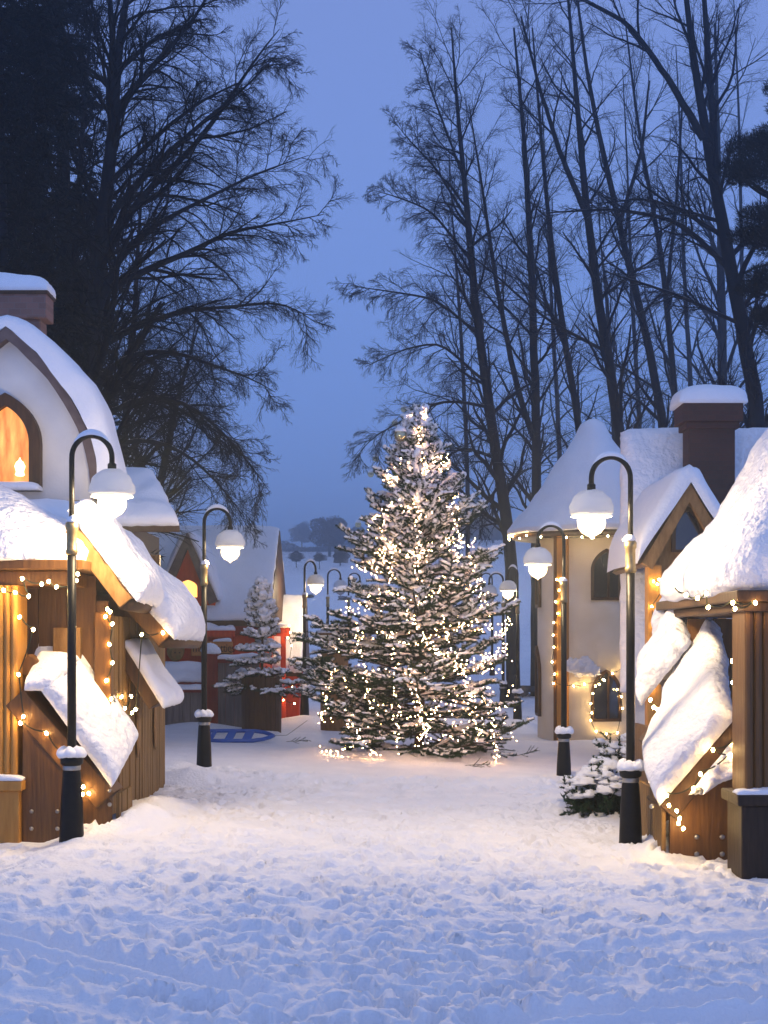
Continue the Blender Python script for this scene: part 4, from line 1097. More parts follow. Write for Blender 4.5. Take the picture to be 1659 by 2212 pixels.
bare_tree('bare tree with long diagonal trunk left of the chimney', 34, [[(1440,960,.19),(1405,760,.165),(1365,600,.145),(1330,450,.125),(1290,280,.1),(1262,120,.07),(1240,-60,.04)], [(1340,480,.09),(1385,330,.07),(1400,180,.04)]], 15, 'twig', GR, 22, 2.5, 7, 6, 3)
bare_tree('thin bare tree with two stems just left of the chimney', 37, [[(1470,960,.16),(1448,760,.14),(1432,560,.12),(1400,400,.09),(1372,230,.06),(1350,40,.03)], [(1440,640,.09),(1456,440,.07),(1462,250,.04)]], 16, 'twig', GR, 20, 2.5, 7, 6, 3)
bare_tree('thick leaning bare tree with forked top right of the chimney', 27, [[(1645,960,.25),(1615,760,.23),(1580,590,.21),(1552,430,.19),(1530,330,.17),(1510,200,.13),(1488,60,.1),(1470,-120,.06)], [(1545,400,.15),(1542,280,.13),(1528,120,.1),(1512,-100,.06)], [(1520,300,.13),(1440,180,.1),(1350,70,.075),(1230,20,.05),(1160,-10,.03)]], 17, 'twig', GR, 20, 2.6, 7, 6, 3, limbs=[[(1575,580,.1),(1470,470,.07),(1330,440,.05),(1180,445,.02)], [(1560,480,.07),(1400,420,.04),(1290,425,.015)], [(1600,700,.07),(1450,640,.05),(1300,600,.02)]])
bare_tree('straight hazy bare tree standing behind the leaning forked one', 48, [[(1560,930,.3),(1560,700,.26),(1556,500,.2),(1550,300,.14),(1545,50,.07)]], 18, 'twig', GR, 26, 4, 8, 6, 3)
for k, (u, dd, w_, top, lb) in enumerate(((1210,52,.15,300,'faint bare tree far behind the tower roof'), (1385,55,.16,250,'faint bare tree in the gap left of the chimney'), (1500,60,.2,200,'faint bare tree far behind the chimney cap'), (1625,58,.2,100,'faint bare tree at the far right beyond the pine'), (1010,46,.12,420,'low faint bare tree behind the Christmas tree top'), (1330,46,.14,480,'low faint bare tree behind the house ridge'))):
    bare_tree(lb, dd, [[(u, 1000, w_), (u - 10, 800, w_*.9), (u - 22, 600, w_*.7), (u - 30, top + 100, w_*.4), (u - 40, top - 100, w_*.15)]], 40 + k, 'twig', 'faint trees far beyond the right houses', 16, 3.4, 6, 5, 2)
# left side
bare_tree('huge dark bare tree spreading long limbs to the right behind the cottage', 23, [[(170,1150,.3),(190,900,.28),(196,740,.26),(215,560,.22),(235,380,.18),(248,200,.14),(258,60,.11),(290,-80,.06)], [(238,360,.12),(243,180,.1),(240,40,.08),(225,-80,.05)]], 21, 'twig_left', GL, 34, 3.0, 9, 7, 4, t0=.1, up1=.0, up2=-.03, up3=-.07, bias=(.35,0,0), fine=1.0,
          limbs=[[(200,700,.14),(255,560,.1),(330,500,.075),(430,460,.05),(560,400,.03),(672,370,.008)], [(205,640,.13),(300,590,.1),(420,545,.07),(500,500,.05),(600,490,.03),(700,470,.01)],
                 [(215,560,.13),(300,420,.1),(420,310,.075),(500,190,.05),(560,90,.03),(600,40,.01)], [(225,480,.1),(330,370,.08),(440,280,.055),(540,210,.03),(605,150,.008)], [(195,760,.12),(290,700,.09),(400,660,.06),(520,650,.04),(610,630,.025),(680,680,.008)],
                 [(190,850,.12),(270,770,.09),(370,760,.06),(470,800,.04),(560,830,.02),(600,860,.008)], [(185,930,.1),(280,860,.08),(380,850,.06),(470,920,.04),(540,1000,.02),(580,1060,.008)], [(180,1000,.1),(280,940,.07),(380,960,.05),(460,1030,.03),(520,1110,.01)],
                 [(240,250,.1),(330,150,.07),(420,60,.05),(470,-20,.02)], [(245,160,.08),(330,60,.06),(420,0,.03)], [(232,400,.09),(340,300,.06),(440,230,.04),(520,200,.02)], [(192,800,.1),(300,830,.07),(420,900,.04),(510,950,.015)]])
bare_tree('dark bare tree with thin trunk just left of the huge one', 25, [[(150,1100,.16),(150,850,.14),(160,600,.12),(170,400,.09),(185,200,.06),(200,0,.03)]], 22, 'twig_left', GL, 30, 2.6, 8, 6, 4, fine=1.0)
bare_tree('low dark bare tree with drooping twigs behind the red house', 31, [[(330,1190,.16),(345,1050,.14),(370,920,.11),(400,800,.07),(430,700,.03)], [(340,1080,.1),(290,960,.08),(260,820,.04)]], 23, 'twig_left', GL, 30, 2.8, 9, 7, 4, up2=-.05, up3=-.1, fine=1.0)
bare_tree('upright dark bare tree behind the sloping barn roof', 28, [[(262,1100,.13),(270,900,.11),(290,700,.09),(300,500,.06),(315,300,.03)]], 24, 'twig_left', GL, 30, 2.8, 8, 6, 4, fine=1.0)

# ------------------------------------------------------------------ dark conifers
def tri_sprays(rg, p, d, L, w):
    """needle sprays: thin triangles at p along d"""
    n = len(p); rv = rg.normal(0, 1, (n, 3)); s = nrm(np.cross(d, rv))*w[:, None]
    a = p - s; b = p + s; c = p + d*L[:, None]
    return np.stack([a, b, c], 1).reshape(-1, 3), np.arange(n*3).reshape(n, 3)
def conifer(label, x, y, h, r, seed, group, zlo=.12, droop=-.25, dens=26, cat='tree'):
    rg = np.random.default_rng(seed); z0 = gz(x, y)
    e = empty('dark_conifer', (x, y, z0), label, cat, group)
    tp_ = np.array([[x, y, z0 - .2, .02*h], [x + .1, y, z0 + h*.5, .012*h], [x, y, z0 + h, .01]])
    a = poly(tp_, 12); v, f = tubes(a[None, :, :3], a[None, :, 3], 8); mesh_np('trunk', v, f, M['bark'], e)
    nb = int(h*26)
    t = zlo + (1 - zlo)*rg.random(nb); az = rg.random(nb)*2*np.pi
    L = r*(1 - t)**.75*rg.uniform(.6, 1.15, nb) + .25
    st = np.stack([np.full(nb, x), np.full(nb, y), z0 + t*h], 1)
    di = np.stack([np.cos(az), np.sin(az), np.full(nb, .1)], 1)
    pb = grow(rg, st, di, L, 7, .06, droop*.4); rb = np.linspace(.03, .006, 8)[None]*np.ones((nb, 1))
    parts = [tubes(pb, rb, 3)]
    p2, r2 = spawn(rg, pb, rb, 10, .15, .8, .5, 4, .1, -.12, .5, .005)
    parts.append(tubes(p2, r2, 3))
    v, f = join(parts); mesh_np('branches', v, f, M['dark_needle'], e)
    N, K, _ = p2.shape
    tt = rg.random((N, dens))*(K - 1); i = tt.astype(int).clip(0, K - 2); fr = (tt - i)[..., None]; ii = np.arange(N)[:, None]
    p = (p2[ii, i]*(1 - fr) + p2[ii, i+1]*fr).reshape(-1, 3); tan = nrm(p2[ii, i+1] - p2[ii, i]).reshape(-1, 3)
    d = nrm(tan + rg.normal(0, .6, p.shape))
    v, f = tri_sprays(rg, p, d, rg.uniform(.09, .2, len(p)), rg.uniform(.006, .016, len(p)))
    mesh_np('crown', v, f, M['dark_needle'], e)
    return e
GC = 'dark conifers at the left edge'
conifer('tallest black-green conifer filling the upper left corner', -5.55, 19.5, 15, 2.3, 61, GC, .2)
conifer('black-green conifer standing behind the cottage chimney', -6.75, 21.5, 16, 2.5, 62, GC, .2)
conifer('dark conifer between the chimney and the huge bare tree', -5.95, 25.5, 15, 1.8, 63, GC, .15)
# pine at the right edge: clumped crown
def pine():
    rg = np.random.default_rng(77); d = 25
    b = P(1720, 1000, d); e = empty('pine_tree', (b.x, d, gz(b.x, d)), 'dark pine with rounded needle clumps reaching in from the right edge', 'tree')
    tr = [(b.x, d, gz(b.x, d) - .2, .13)] + [(*P(u, v, d), r) for u, v, r in ((1722,700,.11),(1708,400,.085),(1712,150,.03))]
    a = poly(tr, 16); parts = [tubes(a[None, :, :3], a[None, :, 3], 8)]
    cl = [(1625,320,.42),(1590,365,.3),(1660,370,.5),(1600,385,.25),(1650,470,.42),(1615,510,.32),(1680,520,.5),(1660,600,.4),(1625,625,.28),(1690,300,.5),(1650,680,.25),(1700,700,.5),(1770,340,.5),(1800,420,.45),(1760,500,.5),(1790,590,.45),(1760,660,.4),(1720,230,.45),(1740,160,.35),(1710,110,.3),(1690,190,.3)]
    P_, D_ = [], []
    for u, v, r in cl:
        c = np.array(P(u, v, d + rg.uniform(-.6, .6)))
        j = np.argmin(np.abs(a[:, 2] - (c[2] - .4)))
        q = poly([(*a[j, :3], .05), (*(a[j, :3]*.4 + c*.6 + np.array([0,0,-.1])), .035), (*c, .015)], 8); parts.append(tubes(q[None, :, :3], q[None, :, 3], 5))
        n = int(5200*r*r*4); g = rg.normal(0, 1, (n, 3)); g = nrm(g)*(rg.random((n, 1))**.45)*r*np.array([1.15, 1.1, .55])
        P_.append(c + g); D_.append(nrm(g + np.array([0, 0, .3]) + rg.normal(0, .25, (n, 3))))
    v, f = join(parts); mesh_np('trunk', v, f, M['bark'], e)
    p = np.concatenate(P_); dd = np.concatenate(D_)
    v, f = tri_sprays(rg, p, dd, rg.uniform(.06, .12, len(p)), rg.uniform(.004, .009, len(p))); mesh_np('crown', v, f, M['dark_needle'], e)
pine()

# ------------------------------------------------------------------ spruces with snow
def spruce(e, x, y, z0, h, rfun, seed, per=7, dz=.17, nmul=1.0, snowy=.75, asym=(), tip_up=.05, sr=1.0):
    rg = np.random.default_rng(seed)
    a = poly([(x, y, z0 - .1, .016*h), (x + .01*h, y, z0 + h*.5, .011*h), (x, y, z0 + h, .006)], 14)
    v, f = tubes(a[None, :, :3], a[None, :, 3], 8); mesh_np('trunk', v, f, M['spruce_bark'], e, True)
    S, D, L, UP = [], [], [], []
    z = .015*h
    while z < h*.985:
        t = z/h; R_ = rfun(t)
        n = max(4, int(per*(1 - .35*t))); ph = rg.random()*6.28
        for k in range(n):
            az = ph + k*2*math.pi/n + rg.normal(0, .18)
            el = -.12 + .95*t**1.6 + rg.normal(0, .1)
            S.append((x, y, z0 + z + rg.normal(0, .02))); D.append((math.cos(az)*math.cos(el), math.sin(az)*math.cos(el), math.sin(el)))
            L.append(R_*rg.choice([rg.uniform(.5, .8), rg.uniform(.8, 1.15)], p=[.35, .65])); UP.append(tip_up*(.2 + .9*min(1, t*1.6)))
        z += dz*(1 - .45*t)*rg.uniform(.8, 1.2)
    for az, t, el, ln in asym:
        S.append((x, y, z0 + t*h)); D.append((math.cos(az)*math.cos(el), math.sin(az)*math.cos(el), math.sin(el))); L.append(ln); UP.append(.04)
    S.append((x, y, z0 + h*.93)); D.append((0.02, 0, 1)); L.append(h*.075); UP.append(0)
    S, D, L, UP = map(np.array, (S, D, L, UP))
    pb = grow(rg, S, D, L, 8, .035, UP); nb = len(pb)
    rb = (.004 + .011*L[:, None]/1.2*np.linspace(1, .15, 9)[None])
    parts = [tubes(pb, rb, 4)]
    # side twigs lie in the branch plane
    def side_twigs(pb, n, t0, ratio, lmin, up, ang=.85):
        N, K, _ = pb.shape
        t = t0 + (.97 - t0)*((np.arange(n)[None] + rg.random((N, n))*.7)/n)
        ff_ = t*(K - 1); i = ff_.astype(int).clip(0, K - 2); fr = (ff_ - i)[..., None]; ii = np.arange(N)[:, None]
        p = pb[ii, i]*(1 - fr) + pb[ii, i+1]*fr; tan = nrm(pb[ii, i+1] - pb[ii, i])
        sd = nrm(np.cross(tan, np.array([0, 0, 1.])) + 1e-6)*np.where((np.arange(n) % 2)[None, :, None] > 0, 1, -1)
        d = nrm(tan*np.cos(ang) + sd*np.sin(ang) + rg.normal(0, .12, p.shape) + np.array([0, 0, up]))
        Lp = np.linalg.norm(np.diff(pb, axis=1), axis=2).sum(1)
        ln = (Lp[:, None]*ratio*(1 - .75*t)*rg.uniform(.7, 1.25, t.shape) + lmin*rg.uniform(.6, 1.3, t.shape))
        return grow(rg, p.reshape(-1, 3), d.reshape(-1, 3), ln.ravel(), 4, .07, -.01 + up*.2)
    nt = 11
    t1 = side_twigs(pb, nt, .12, .48, .07, .06)
    parts.append(tubes(t1, np.full(t1.shape[:2], .0035), 3))
    big = t1[np.linalg.norm(t1[:, -1] - t1[:, 0], axis=1) > .17]
    t2 = side_twigs(big, 6, .2, .35, .045, .06)
    parts.append(tubes(t2, np.full(t2.shape[:2], .003), 3))
    v, f = join(parts); mesh_np('branches', v, f, M['spruce_bark'], e)
    # needles
    P_, T_ = [], []
    for arr, per_m in ((pb, 110), (t1, 150), (t2, 150)):
        ln = np.linalg.norm(np.diff(arr, axis=1), axis=2).sum(1)
        cnt = np.maximum(4, (ln*per_m*nmul)).astype(int)
        own = np.repeat(np.arange(len(arr)), cnt); K = arr.shape[1]
        lo = .3 if arr is pb else 0
        tt = (lo + (1 - lo)*rg.random(len(own)))*(K - 1); i = tt.astype(int).clip(0, K - 2); fr = (tt - i)[:, None]
        P_.append(arr[own, i]*(1 - fr) + arr[own, i+1]*fr); T_.append(nrm(arr[own, i+1] - arr[own, i]))
    p = np.concatenate(P_); tn = np.concatenate(T_)
    g = rg.normal(0, 1, p.shape); sd = nrm(g - tn*(g*tn).sum(1, keepdims=True))
    d = nrm(tn*.55 + sd*.8)
    v, f = tri_sprays(rg, p, d, rg.uniform(.026, .042, len(p)), rg.uniform(.003, .0055, len(p)))
    mesh_np('crown', v, f, M['needle'], e)
    # snow fingers along twigs and lumps on boughs
    sp = []
    for arr, prob, r0 in ((t1, snowy*.85, .027), (t2, snowy*.6, .019), (pb[:, 2:], snowy, .030)):
        hh = (arr[:, 0, 2] - z0)/h
        keep = rg.random(len(arr)) < prob*(.72 + .8*hh)
        q = arr[keep].copy()
        k0 = rg.uniform(.6, 1.35, len(q))[:, None]
        K = q.shape[1]
        pr = np.sin(np.linspace(.18, 1, K)*np.pi*.93)[None]**.6
        rad = r0*sr*k0*(.85 + .45*hh[keep, None])*pr*rg.uniform(.7, 1.3, (len(q), K))
        q[..., 2] += rad*.75 + .004
        sp.append(tubes(q, rad, 6))
    v, f = join(sp); mesh_np('snow_cover', v, f, M['snow'], e, True)
    mb = MB(); ends = np.concatenate([pb[rg.random(nb) < .8], pb[rg.random(nb) < .7]])
    for k, b in enumerate(ends):
        if L[0] is None: pass
        c = b[rg.integers(3, 7)]
        r_ = rg.uniform(.035, .085)*min(1, h/2.2)
        snow_blob(mb, V(c) + V((0, 0, .012)), r_*rg.uniform(1, 1.7), r_*rg.uniform(.9, 1.3), r_*rg.uniform(.5, .8), k, .45, .35, 9, 6)
    mb.build('snow_clumps', M['snow'], e, True)
    return pb

XT, YT = P(905, 0, 19.5).x, 19.5
ZT = gz(XT, YT); HT = P(0, 888, 19.5).z - ZT
def rtree(t):
    return float(np.interp(t, [0, .06, .2, .3, .4, .55, .68, .78, .86, .93, 1], [1.48, 1.52, 1.46, 1.40, 1.28, 1.0, .78, .60, .46, .30, .1]))
xm = empty('christmas_tree', (XT, YT, ZT), 'large snow-covered Christmas spruce decorated with baubles and tiny lights', 'Christmas tree')
pbx = spruce(xm, XT, YT, ZT, HT, rtree, 101, 8, .25, 3.6, .8, tip_up=.085, asym=[(math.pi + .6, .06, .12, 1.55), (math.pi + .3, .1, .12, 1.7), (math.pi - .05, .08, .15, 1.65), (math.pi + .5, .13, .1, 1.75), (math.pi + .15, .18, .1, 1.8), (math.pi - .25, .2, .05, 1.75), (math.pi + .2, .24, .08, 1.8), (math.pi + .05, .14, .1, 1.6), (math.pi + .45, .17, .05, 1.6), (math.pi - .1, .3, -.02, 1.65), (math.pi + .15, .34, .0, 1.5), (.15, .36, .02, 1.42), (math.pi - .3, .55, .25, 1.2), (.15, .62, .3, 1.05)])
sm = empty('small_spruce', (tubx, PD, P(0, 1470, PD).z), 'small snow-covered spruce growing in the dark planter tub', 'spruce')
zs_ = P(0, 1490, PD).z
spruce(sm, tubx, PD, zs_, P(0, 1262, PD).z - zs_, lambda t: float(np.interp(t, [0, .1, .25, .4, .6, .85, 1], [.66, .66, .52, .40, .32, .18, .04])), 102, 6, .2, 1.6, .95, sr=1.35, asym=[(math.pi, .08, -.25, .75), (-.2, .1, -.2, .72)])
# baubles
bb = None
for k, (u, v, lb) in enumerate(((865,940,'glass bauble with snow cap by the tree top'), (880,1066,'snow-capped glass bauble below the tree top lights'), (840,1128,'glass bauble on the upper left bough'), (973,1108,'snow-capped glass bauble on the upper right boughs'), (757,1282,'glass bauble hanging at the left edge of the tree, upper one'), (1063,1277,'glass bauble hanging at the right edge of the tree'), (735,1352,'glass bauble hanging over the brown barrel'), (1055,1376,'golden bauble below the right edge bauble'), (872,1428,'golden bauble low in the middle of the tree'), (906,1607,'golden bauble resting at the tree foot'), (681,1566,'clear golden bauble at the lower left of the tree'))):
    R_ = rtree(max(0, min(1, (P(0, v, 19.5).z - ZT)/HT)))
    x = (u - U0)*19.2/FP; dx = min(abs(x - XT), R_*.98)
    d = YT - math.sqrt(max(.01, R_*R_ - dx*dx))*.97 - .1
    p = P(u, v, d)
    if bb is None:
        e = empty('bauble', p, lb, 'bauble', 'glass baubles on the Christmas tree'); bb = e
        MB().lathe([(max(.001, .088*math.sin(math.pi*i/16)), -.088*math.cos(math.pi*i/16)) for i in range(17)], p, 28).build('ball', M['bauble'], e, True)
        MB().lathe([(.02, .084), (.02, .105), (.006, .11), (.004, .16)], p, 12).build('cap', M['brass'], e, True)
        s = MB(); snow_blob(s, p + V((0,0,.055)), .082, .082, .075, 3, .3, .25); s.build('snow_cap', M['snow'], e, True)
    else:
        copy_thing(bb, p, 0, lb)
# fairy lights on the tree
def tree_lights():
    rg = np.random.default_rng(9)
    e = empty('tree_lights', (XT, YT, ZT), 'tiny multi-warm fairy lights wound all over the Christmas tree', 'fairy lights')
    pts = []
    n = 1300; t = np.linspace(.06, .99, n)
    for k in range(n):
        tt = t[k]; R_ = rtree(tt)
        turns = 9
        th = turns*2*math.pi*tt**.85 + .35*math.sin(tt*60)
        rr = R_*(rg.uniform(.6, .95) if k % 3 else rg.uniform(.2, .6))
        zz = tt*HT + .10*math.sin(th*5) + rg.normal(0, .035) - .03
        pts.append((XT + rr*math.cos(th), YT + rr*math.sin(th), ZT + max(.05, zz)))
    # hanging runs on the side that faces the lane
    for u0, v0, u1, v1, m in ((820,1120,850,1260,24),(900,1060,905,1250,34),(985,1090,990,1215,30),(1020,1200,1050,1310,22),(880,1320,960,1420,38),(950,1330,1010,1480,30),(770,1350,800,1520,26),(720,1440,690,1560,34),(760,1560,820,1640,26),(880,1440,930,1600,36),(1000,1440,1040,1600,30),(900,900,925,1030,40),(1080,1370,1100,1330,22),(1040,1420,1095,1390,26),(850,1400,860,1620,30),(700,1620,760,1610,20),(940,1520,900,1610,22),(1060,1540,1075,1640,20)):
        for k in range(m):
            s_ = k/(m - 1); u = u0 + (u1 - u0)*s_ + rg.normal(0, 5); v = v0 + (v1 - v0)*s_ + 12*math.sin(s_*3.14) + rg.normal(0, 4)
            R_ = rtree(max(0, min(1, (P(0, v, 19.3).z - ZT)/HT))); x = (u - U0)*19/FP
            d = YT - math.sqrt(max(.01, R_*R_ - min(abs(x - XT), R_*.97)**2))*.9
            pts.append(tuple(P(u, v, d)))
    pts = np.array(pts)
    front = np.argsort(pts[:, 1])
    proto = MB().lathe([(.001,-.006),(.0038,-.002),(.0038,.002),(.001,.006)], seg=6).build('bulb', M['treebulb'], None, True)
    for k, i in enumerate(front[:100]):
        o = proto if k == 0 else proto.copy()
        if k: C.objects.link(o)
        o.name = 'bulb'; o.parent = e; o.matrix_parent_inverse = Matrix(); o.location = V(pts[i]) - V(e.location)
    bv = np.array([v.co for v in proto.data.vertices]); bf = [tuple(p.vertices) for p in proto.data.polygons]
    tri = np.array([[q[0], q[a_], q[a_+1]] for q in bf for a_ in range(1, len(q) - 1)])
    rest = pts[front[100:]]
    vv = (rest[:, None] + bv[None]).reshape(-1, 3); ff = (tri[None] + (np.arange(len(rest))*len(bv))[:, None, None]).reshape(-1, 3)
    o = mesh_np('bulbs', vv, ff, M['treebulb'], e); o['kind'] = 'stuff'
    cab = MB(); hel = pts[:1300:3]
    cab.tube([V(p) for p in hel], .003, 3); cab.build('cable', M['cord'], e)
tree_lights()

# ------------------------------------------------------------------ snowy shrubs on the right
def shrub(label, x, y, z, r, h, seed, snow=1.0, name='snowy_bush'):
    rg = np.random.default_rng(seed); e = empty(name, (x, y, z), label, 'bush', 'snow-laden bushes by the right lamp')
    nb = 90; az = rg.random(nb)*6.28; el = rg.uniform(.25, 1.4, nb)
    di = np.stack([np.cos(az)*np.cos(el), np.sin(az)*np.cos(el), np.sin(el)], 1)
    pb = grow(rg, np.tile([[x, y, z]], (nb, 1)) + rg.normal(0, .05, (nb, 3))*[1, 1, .1], di, (np.sqrt((np.cos(el)*r)**2 + (np.sin(el)*h)**2))*rg.uniform(.75, 1.05, nb), 6, .1, -.03)
    rb = np.linspace(.008, .002, 7)[None]*np.ones((nb, 1))
    p2, r2 = spawn(rg, pb, rb, 10, .2, .7, .35, 4, .1, .02, .6, .002)
    v, f = join([tubes(pb, rb, 3), tubes(p2, r2, 3)]); mesh_np('stem', v, f, M['spruce_bark'], e)
    N, K, _ = p2.shape; m = 40
    tt = rg.random((N, m))*(K - 1); i = tt.astype(int).clip(0, K-2); fr = (tt - i)[..., None]; ii = np.arange(N)[:, None]
    p = (p2[ii, i]*(1-fr) + p2[ii, i+1]*fr).reshape(-1, 3); d = nrm(nrm(p2[ii, i+1] - p2[ii, i]).reshape(-1, 3) + rg.normal(0, .6, (N*m, 3)))
    v, f = tri_sprays(rg, p, d, rg.uniform(.02, .05, len(p)), rg.uniform(.003, .007, len(p))); mesh_np('foliage', v, f, M['needle'], e)
    mb = MB()
    for k in range(int(170*snow)):
        b = pb[rg.integers(nb)]; c = b[rg.integers(4, 7)]
        if c[2] < z + h*.35: continue
        q = rg.uniform(.03, .07)*r/.35
        snow_blob(mb, V(c) + V((0, 0, .01)), q*rg.uniform(1, 1.9), q*rg.uniform(1, 1.5), q*.8, k, .7, .6, 12, 8)
    mb.build('snow_cover', M['snow'], e, True)
c = P(1300, 1740, 13.2); shrub('round evergreen bush bowed under snow, left of the lamp base', c.x, 13.2, gz(c.x, 13.2) - .05, .34, .5, 201, 1.2)
c = P(1365, 1720, 13.8); shrub('taller evergreen bush bowed under snow behind the lamp pole', c.x, 13.8, gz(c.x, 13.8), .3, .62, 202, 1.3)
# fallen spruce twigs around the tree foot
def fallen(u, v, seed, lb):
    rg = np.random.default_rng(seed); d = 1.58*FP/(v - HZ); c = P(u, v, d); x, y = c.x, d; z = gz(x, y) + .02
    st = np.array([[x - .15, y, z]]); q = grow(rg, st, np.array([[1, rg.normal(0, .3), .12]]), np.array([.32]), 6, .08, .0)
    r = np.full((1, 7), .004); p2, r2 = spawn(rg, q, r, 9, .15, .6, .45, 4, .06, .02, .8, .003)
    pp, rr = join([tubes(q, r, 4), tubes(p2, r2*1.4, 4)])
    N, K, _ = p2.shape; m = 24; tt = rg.random((N, m))*(K-1); i = tt.astype(int).clip(0, K-2); fr = (tt - i)[..., None]; ii = np.arange(N)[:, None]
    p = (p2[ii, i]*(1-fr) + p2[ii, i+1]*fr).reshape(-1, 3); dd = nrm(nrm(p2[ii, i+1] - p2[ii, i]).reshape(-1, 3) + rg.normal(0, .5, (N*m, 3)))
    o = mesh_np('fallen_sprig', *join([(pp, np.concatenate([rr[:, [0,1,2]], rr[:, [0,2,3]]])), tri_sprays(rg, p, dd, rg.uniform(.015, .03, len(p)), np.full(len(p), .003))]), M['needle'])
    tag(o, lb, 'sprig', 'spruce sprigs fallen round the tree foot')
for k, (u, v, lb) in enumerate(((640,1612,'dark sprig on the snow left of the tree foot'), (1090,1612,'bushy sprig on the snow just right of the tree foot'), (1135,1626,'farthest right sprig lying on the snow by the tree'), (1030,1652,'flat sprig on the snow in front of the tree, right'), (890,1640,'tiny sprig on the snow in front of the tree, middle'))):
    fallen(u, v, 300 + k, lb)

# ------------------------------------------------------------------ far field
def far_tree(u, v, d, w, h, seed, label, name='round_tree', cat='tree', group='hazy trees on the far field'):
    rg = np.random.default_rng(seed); c = P(u, v, d); z = c.z; x = c.x
    W = w*d/FP/2; Hh = h*d/FP
    e = empty(name, (x, d, z), label, cat, group)
    a = poly([(x, d, z - .5 - abs(gz(x, d) - z), .06*Hh), (x, d, z + Hh*.4, .04*Hh), (x, d, z + Hh*.8, .02*Hh)], 8); v_, f_ = tubes(a[None, :, :3], a[None, :, 3], 6); mesh_np('trunk', v_, f_, M['bark'], e)
    n = 9000; g = rg.normal(0, 1, (n, 3)); g = nrm(g)*(rg.random((n, 1))**.4)
    lob = 1 + .18*np.sin(g[:, [0]]*5 + seed) + .12*np.sin(g[:, [2]]*9 + seed*2)
    p = np.array([x, d, z + Hh*.42]) + g*lob*np.array([W, W, Hh*.56]); p[:, 2] = np.maximum(p[:, 2], z + .02*Hh); dd = nrm(g + rg.normal(0, .5, g.shape))
    v_, f_ = tri_sprays(rg, p, dd, rg.uniform(.04, .09, n)*Hh, rg.uniform(.008, .02, n)*Hh); mesh_np('crown', v_, f_, M['twig'], e)
far_tree(712, 1178, 260, 76, 66, 401, 'big dome-shaped hazy tree on the far field')
far_tree(652, 1170, 400, 46, 40, 402, 'smaller pale hazy tree left of the dome-shaped one')
far_tree(770, 1176, 300, 50, 40, 403, 'hazy tree right of the dome-shaped one')
far_tree(1000, 1165, 300, 110, 60, 405, 'hazy tree on the far field behind the right boughs')
far_tree(1065, 1165, 280, 70, 50, 406, 'hazy tree on the far field next to the bare trunk')
far_tree(640, 1212, 170, 36, 22, 410, 'low bush on the far slope, leftmost', 'field_bush', 'bush', 'bushes on the far slope')
far_tree(690, 1212, 165, 30, 18, 411, 'low bush on the far slope above the small lamp', 'field_bush', 'bush', 'bushes on the far slope')
far_tree(735, 1215, 160, 34, 30, 412, 'low bush on the far slope above the unlit lamp', 'field_bush', 'bush', 'bushes on the far slope')
far_tree(745, 1300, 75, 30, 14, 413, 'small bush on the near slope behind the unlit lamp', 'field_bush', 'bush', 'bushes on the far slope')
far_tree(670, 1295, 80, 20, 12, 414, 'small bush on the near slope by the small lamp', 'field_bush', 'bush', 'bushes on the far slope')
hd = MB()
rgm = random.Random(2)
hedge = np.random.default_rng(6); n = 14000
hx = hedge.uniform(-34, 40, n); hy = 345 + hedge.normal(0, 2, n); hz_ = base_h(hx, hy) + hedge.random(n)**1.5*(2.2 + 1.6*vnoise(hx*.2, hx*0))
v_, f_ = tri_sprays(hedge, np.stack([hx, hy, hz_], 1), nrm(hedge.normal(0, 1, (n, 3)) + [0, 0, .5]), hedge.uniform(.3, .8, n), hedge.uniform(.06, .15, n))
tag(mesh_np('far_hedge', v_, f_, M['twig']), 'long low hedge along the far field edge', 'hedge')

# ------------------------------------------------------------------ haze, sky, overhead fill, camera
def haze(dens):
    mb = MB().box(-300, 300, -8, 545, -6, 42)
    m = bpy.data.materials.new('haze'); m.use_nodes = True
    ns, lk = m.node_tree.nodes, m.node_tree.links
    ns.remove(ns['Principled BSDF'])
    pv = ns.new('ShaderNodeVolumePrincipled'); pv.inputs['Density'].default_value = dens; pv.inputs['Color'].default_value = (.72,.86,1,1); pv.inputs['Anisotropy'].default_value = .6
    lk.new(pv.outputs[0], ns['Material Output'].inputs['Volume'])
    o = mb.build('haze', m); o['kind'] = 'stuff'
haze(.0036)

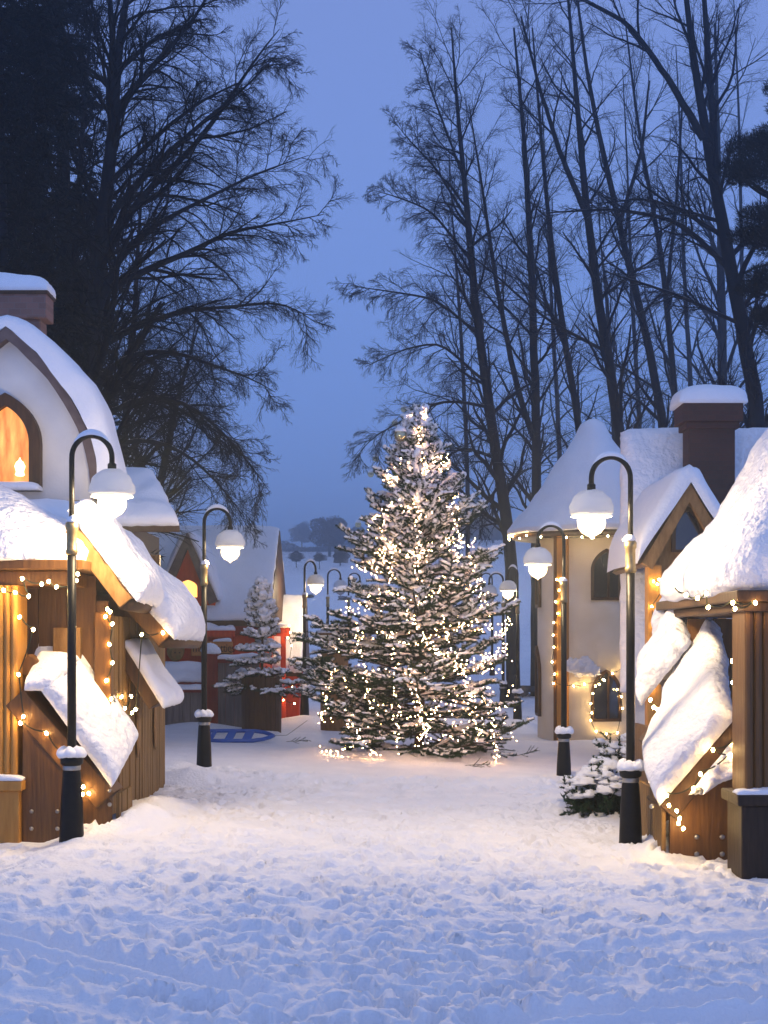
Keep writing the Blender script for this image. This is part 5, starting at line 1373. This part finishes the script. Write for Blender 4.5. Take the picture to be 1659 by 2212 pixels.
w = bpy.data.worlds.new('World'); scene.world = w; w.use_nodes = True
nt = w.node_tree; ns, lk = nt.nodes, nt.links
bg = ns['Background']
sky = ns.new('ShaderNodeTexSky'); sky.sky_type = 'NISHITA'; sky.sun_disc = False; sky.sun_elevation = R(-4); sky.sun_rotation = R(200)
tc = ns.new('ShaderNodeTexCoord'); sx = ns.new('ShaderNodeSeparateXYZ'); lk.new(tc.outputs['Generated'], sx.inputs[0])
cr = ns.new('ShaderNodeValToRGB')
el = cr.color_ramp.elements
el[0].position = 0; el[0].color = (.28,.52,1.25,1)
el[1].position = 1; el[1].color = (.34,.43,.70,1)
for pos, col in ((.08, (.25,.46,1.1,1)), (.2, (.22,.39,.94,1)), (.42, (.22,.33,.76,1)), (.6, (.235,.345,.73,1))):
    e_ = el.new(pos); e_.color = col
lk.new(sx.outputs['Z'], cr.inputs['Fac'])
mx = ns.new('ShaderNodeMixRGB'); mx.blend_type = 'ADD'; mx.inputs['Fac'].default_value = .1
lk.new(cr.outputs[0], mx.inputs['Color1']); lk.new(sky.outputs[0], mx.inputs['Color2'])
lk.new(mx.outputs[0], bg.inputs['Color']); bg.inputs['Strength'].default_value = 1.0

sl_ = bpy.data.lights.new('overhead_fill', 'SUN'); sl_.energy = .06; sl_.angle = R(25); sl_.color = (.75,.82,1)  # weak soft fill added from above to model the snow; no sun is up
so = bpy.data.objects.new('overhead_fill', sl_); C.objects.link(so); so.rotation_euler = (R(35), R(-15), R(20)); so.location = (0, 0, 30)

cam = bpy.data.cameras.new('camera'); co = bpy.data.objects.new('camera', cam); C.objects.link(co)
co.location = (0, 0, EYE); co.rotation_euler = (R(90), 0, 0)
cam.sensor_fit = 'HORIZONTAL'; cam.sensor_width = 36; cam.lens = 36*FP/1659
cam.shift_y = (HZ - 1106)/1659
cam.clip_end = 2000; cam.clip_start = .05
scene.camera = co
scene.view_settings.view_transform = 'Standard'; scene.view_settings.look = 'None'; scene.view_settings.exposure = 0; scene.view_settings.gamma = 1
scene.render.engine = 'CYCLES'
cy = scene.cycles
cy.use_denoising = True
cy.max_bounces = 6; cy.diffuse_bounces = 3; cy.glossy_bounces = 3; cy.transmission_bounces = 4; cy.volume_bounces = 0; cy.transparent_max_bounces = 6
cy.sample_clamp_indirect = 3.0; cy.sample_clamp_direct = 0
cy.use_light_tree = True
cy.volume_max_steps = 64
